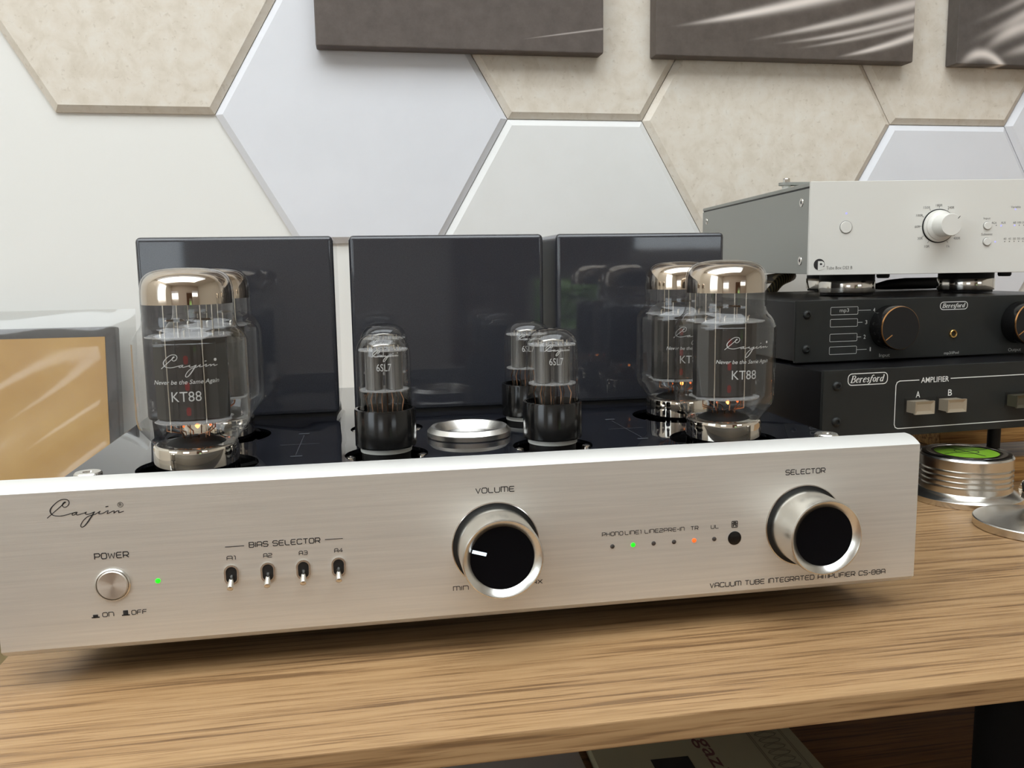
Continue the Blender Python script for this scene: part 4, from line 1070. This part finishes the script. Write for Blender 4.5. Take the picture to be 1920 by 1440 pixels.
# ground plate and bolt on the lid
br = MB(); n = 12; outl = [(.0055*math.cos(math.radians(a)), .0055*math.sin(math.radians(a))) for a in range(90, 271, 15)]
outl = [(x+.004, y+.068) for x, y in outl]+[(.062, .0625), (.062, .0735)]
k_ = len(outl)
br.add([(x, y, .0748) for x, y in outl]+[(x, y, .0772) for x, y in outl], [(i, (i+1) % k_, (i+1) % k_+k_, i+k_) for i in range(k_)]+[tuple(range(k_)), tuple(range(k_, 2*k_))])
bb = pb2(br, 'ground_plate', 'phono_side', smooth=0)
MB().lathe([(.0036, .0716), (.0036, .0748)], 20, (.005, .068, 0)).build('spacer', 'white_plastic', bb)
MB().lathe([(.0030, .0772), (.0030, .0800), (.0026, .0806)], 8, (.005, .068, 0)).build('bolt', 'steel', bb, 20)

# cables behind the stack
cb = MB()
pts = [(.300, .46, .0056), (.296, .465, .06), (.318, .458, .108), (.340, .452, .128), (.3543, .450, .1427), (.365, .450, .1543), (.378, .455, .1590), (.392, .49, .1585), (.40, .612, .150)]
ctl = [Vector(p) for p in pts]; sm_ = []
for i in range(len(ctl)-1):
    a, b, c, d = ctl[max(i-1, 0)], ctl[i], ctl[i+1], ctl[min(i+2, len(ctl)-1)]
    for k in range(6):
        t_ = k/6; sm_.append(0.5*((2*b)+(-a+c)*t_+(2*a-5*b+4*c-d)*t_*t_+(-a+3*b-3*c+d)*t_**3))
sm_.append(ctl[-1]); cb.tube(sm_, .0052, 12)
tag(cb.build('braided_cable', 'braid', smooth=60), 'black and gold braided cable rising behind the black boxes', 'cable')
cb = MB().tube([(.43, .385, UTOP+.0035), (.445, .387, UTOP+.0050), (.463, .389, UTOP+.0056), (.48, .390, UTOP+.0056), (.51, .392, UTOP+.0056)], [.0028, .0048, .0055, .0055, .0055], 14)
tag(cb.build('black_cable', 'black_matt', smooth=60), 'short black cable plug lying between the pucks on the upper black box', 'cable')

# ------------------------------------------------------------------ record puck with bubble level, record clamp
pk = thing('record_weight', 'thick silver record weight with grooves and green bubble level', 'record weight', (.377, .180, 0))
prof = [(.0382, .0), (.0386, .0006), (.0386, .0044), (.0380, .0050), (.0325, .0082), (.0313, .0086), (.0313, .0125)]
z = .0125
for k in range(4):
    prof += [(.0313, z), (.0296, z+.0006), (.0300, z+.0014), (.0313, z+.0018), (.0313, z+.0038)]; z += .0038
prof += [(.0313, .0325), (.0303, .0338), (.0290, .0340)]
MB().lathe(prof, 96).build('body', 'alu_turned', pk, 25)
MB().lathe([(.0302, .0338), (.0296, .0346), (.0270, .0348), (.0268, .0342)], 72, cap0=False, cap1=False).build('black_rim', 'black', pk, 30)
MB().lathe([(.0269, .0343), (.0268, .0349), (.0236, .0349), (.0235, .0343)], 72, cap0=False, cap1=False).build('silver_rim', 'alu_turned', pk, 30)
MB().lathe([(.0236, .0342), (.0234, .0346), (.0216, .0346), (.0214, .0340)], 72, cap0=False, cap1=False).build('inner_rim', 'black', pk, 30)
gm = mat('green_liquid', srgb(122, 168, 48), 0.3, 0, 0.3); M['green'] = gm
bl = MB().lathe([(.0215, .0340), (.0215, .0343), (.0150, .0346), (0, .0347)], 64).build('bubble_level', 'green', pk, 40)
xm = MB(); pz = lambda x, y: (x, y, .03485)
ribbon(xm, [(-.020, -.003), (.020, .003)], .0009, False, pz); ribbon(xm, [(.002, -.0175), (-.003, .019)], .0010, False, pz)
ribbon(xm, [(.008*math.cos(k*PI/12), .008*math.sin(k*PI/12)) for k in range(24)], .0006, True, pz)
xm.build('cross_hair', 'ink', bl, 0)
cl = thing('record_clamp', 'flat conical silver record clamp with faceted knob at the board edge', 'record clamp', (.3705, .1045, 0))
MB().lathe([(.0355, 0), (.0361, .0006), (.0361, .0052), (.0355, .0058), (.0080, .0112), (.0050, .0120)], 96).build('disc', 'radial', cl, 25)
MB().lathe([(.0044, .0118), (.0040, .0165), (.0050, .0185)], 32, cap0=False, cap1=False).build('stem', 'steel', cl, 40)
kb = MB(); rows = [(.0048, .0172), (.0092, .0205), (.0104, .0250), (.0092, .0300), (.0050, .0325)]; ns = 8
vs = []
for j, (r_, z_) in enumerate(rows):
    for k in range(ns):
        a = 2*PI*(k+0.5*(j % 2))/ns; vs.append((r_*math.cos(a), r_*math.sin(a), z_))
fs = []
for j in range(len(rows)-1):
    for k in range(ns):
        a, b = j*ns+k, j*ns+(k+1) % ns; c, d = (j+1)*ns+k, (j+1)*ns+(k+1) % ns
        fs += [(a, b, c), (b, d, c)] if j % 2 == 0 else [(a, b, d), (a, d, c)]
fs += [tuple(reversed(range(ns))), tuple((len(rows)-1)*ns+k for k in range(ns))]
kb.add(vs, fs); kb.build('faceted_knob', 'chrome', cl, 0)
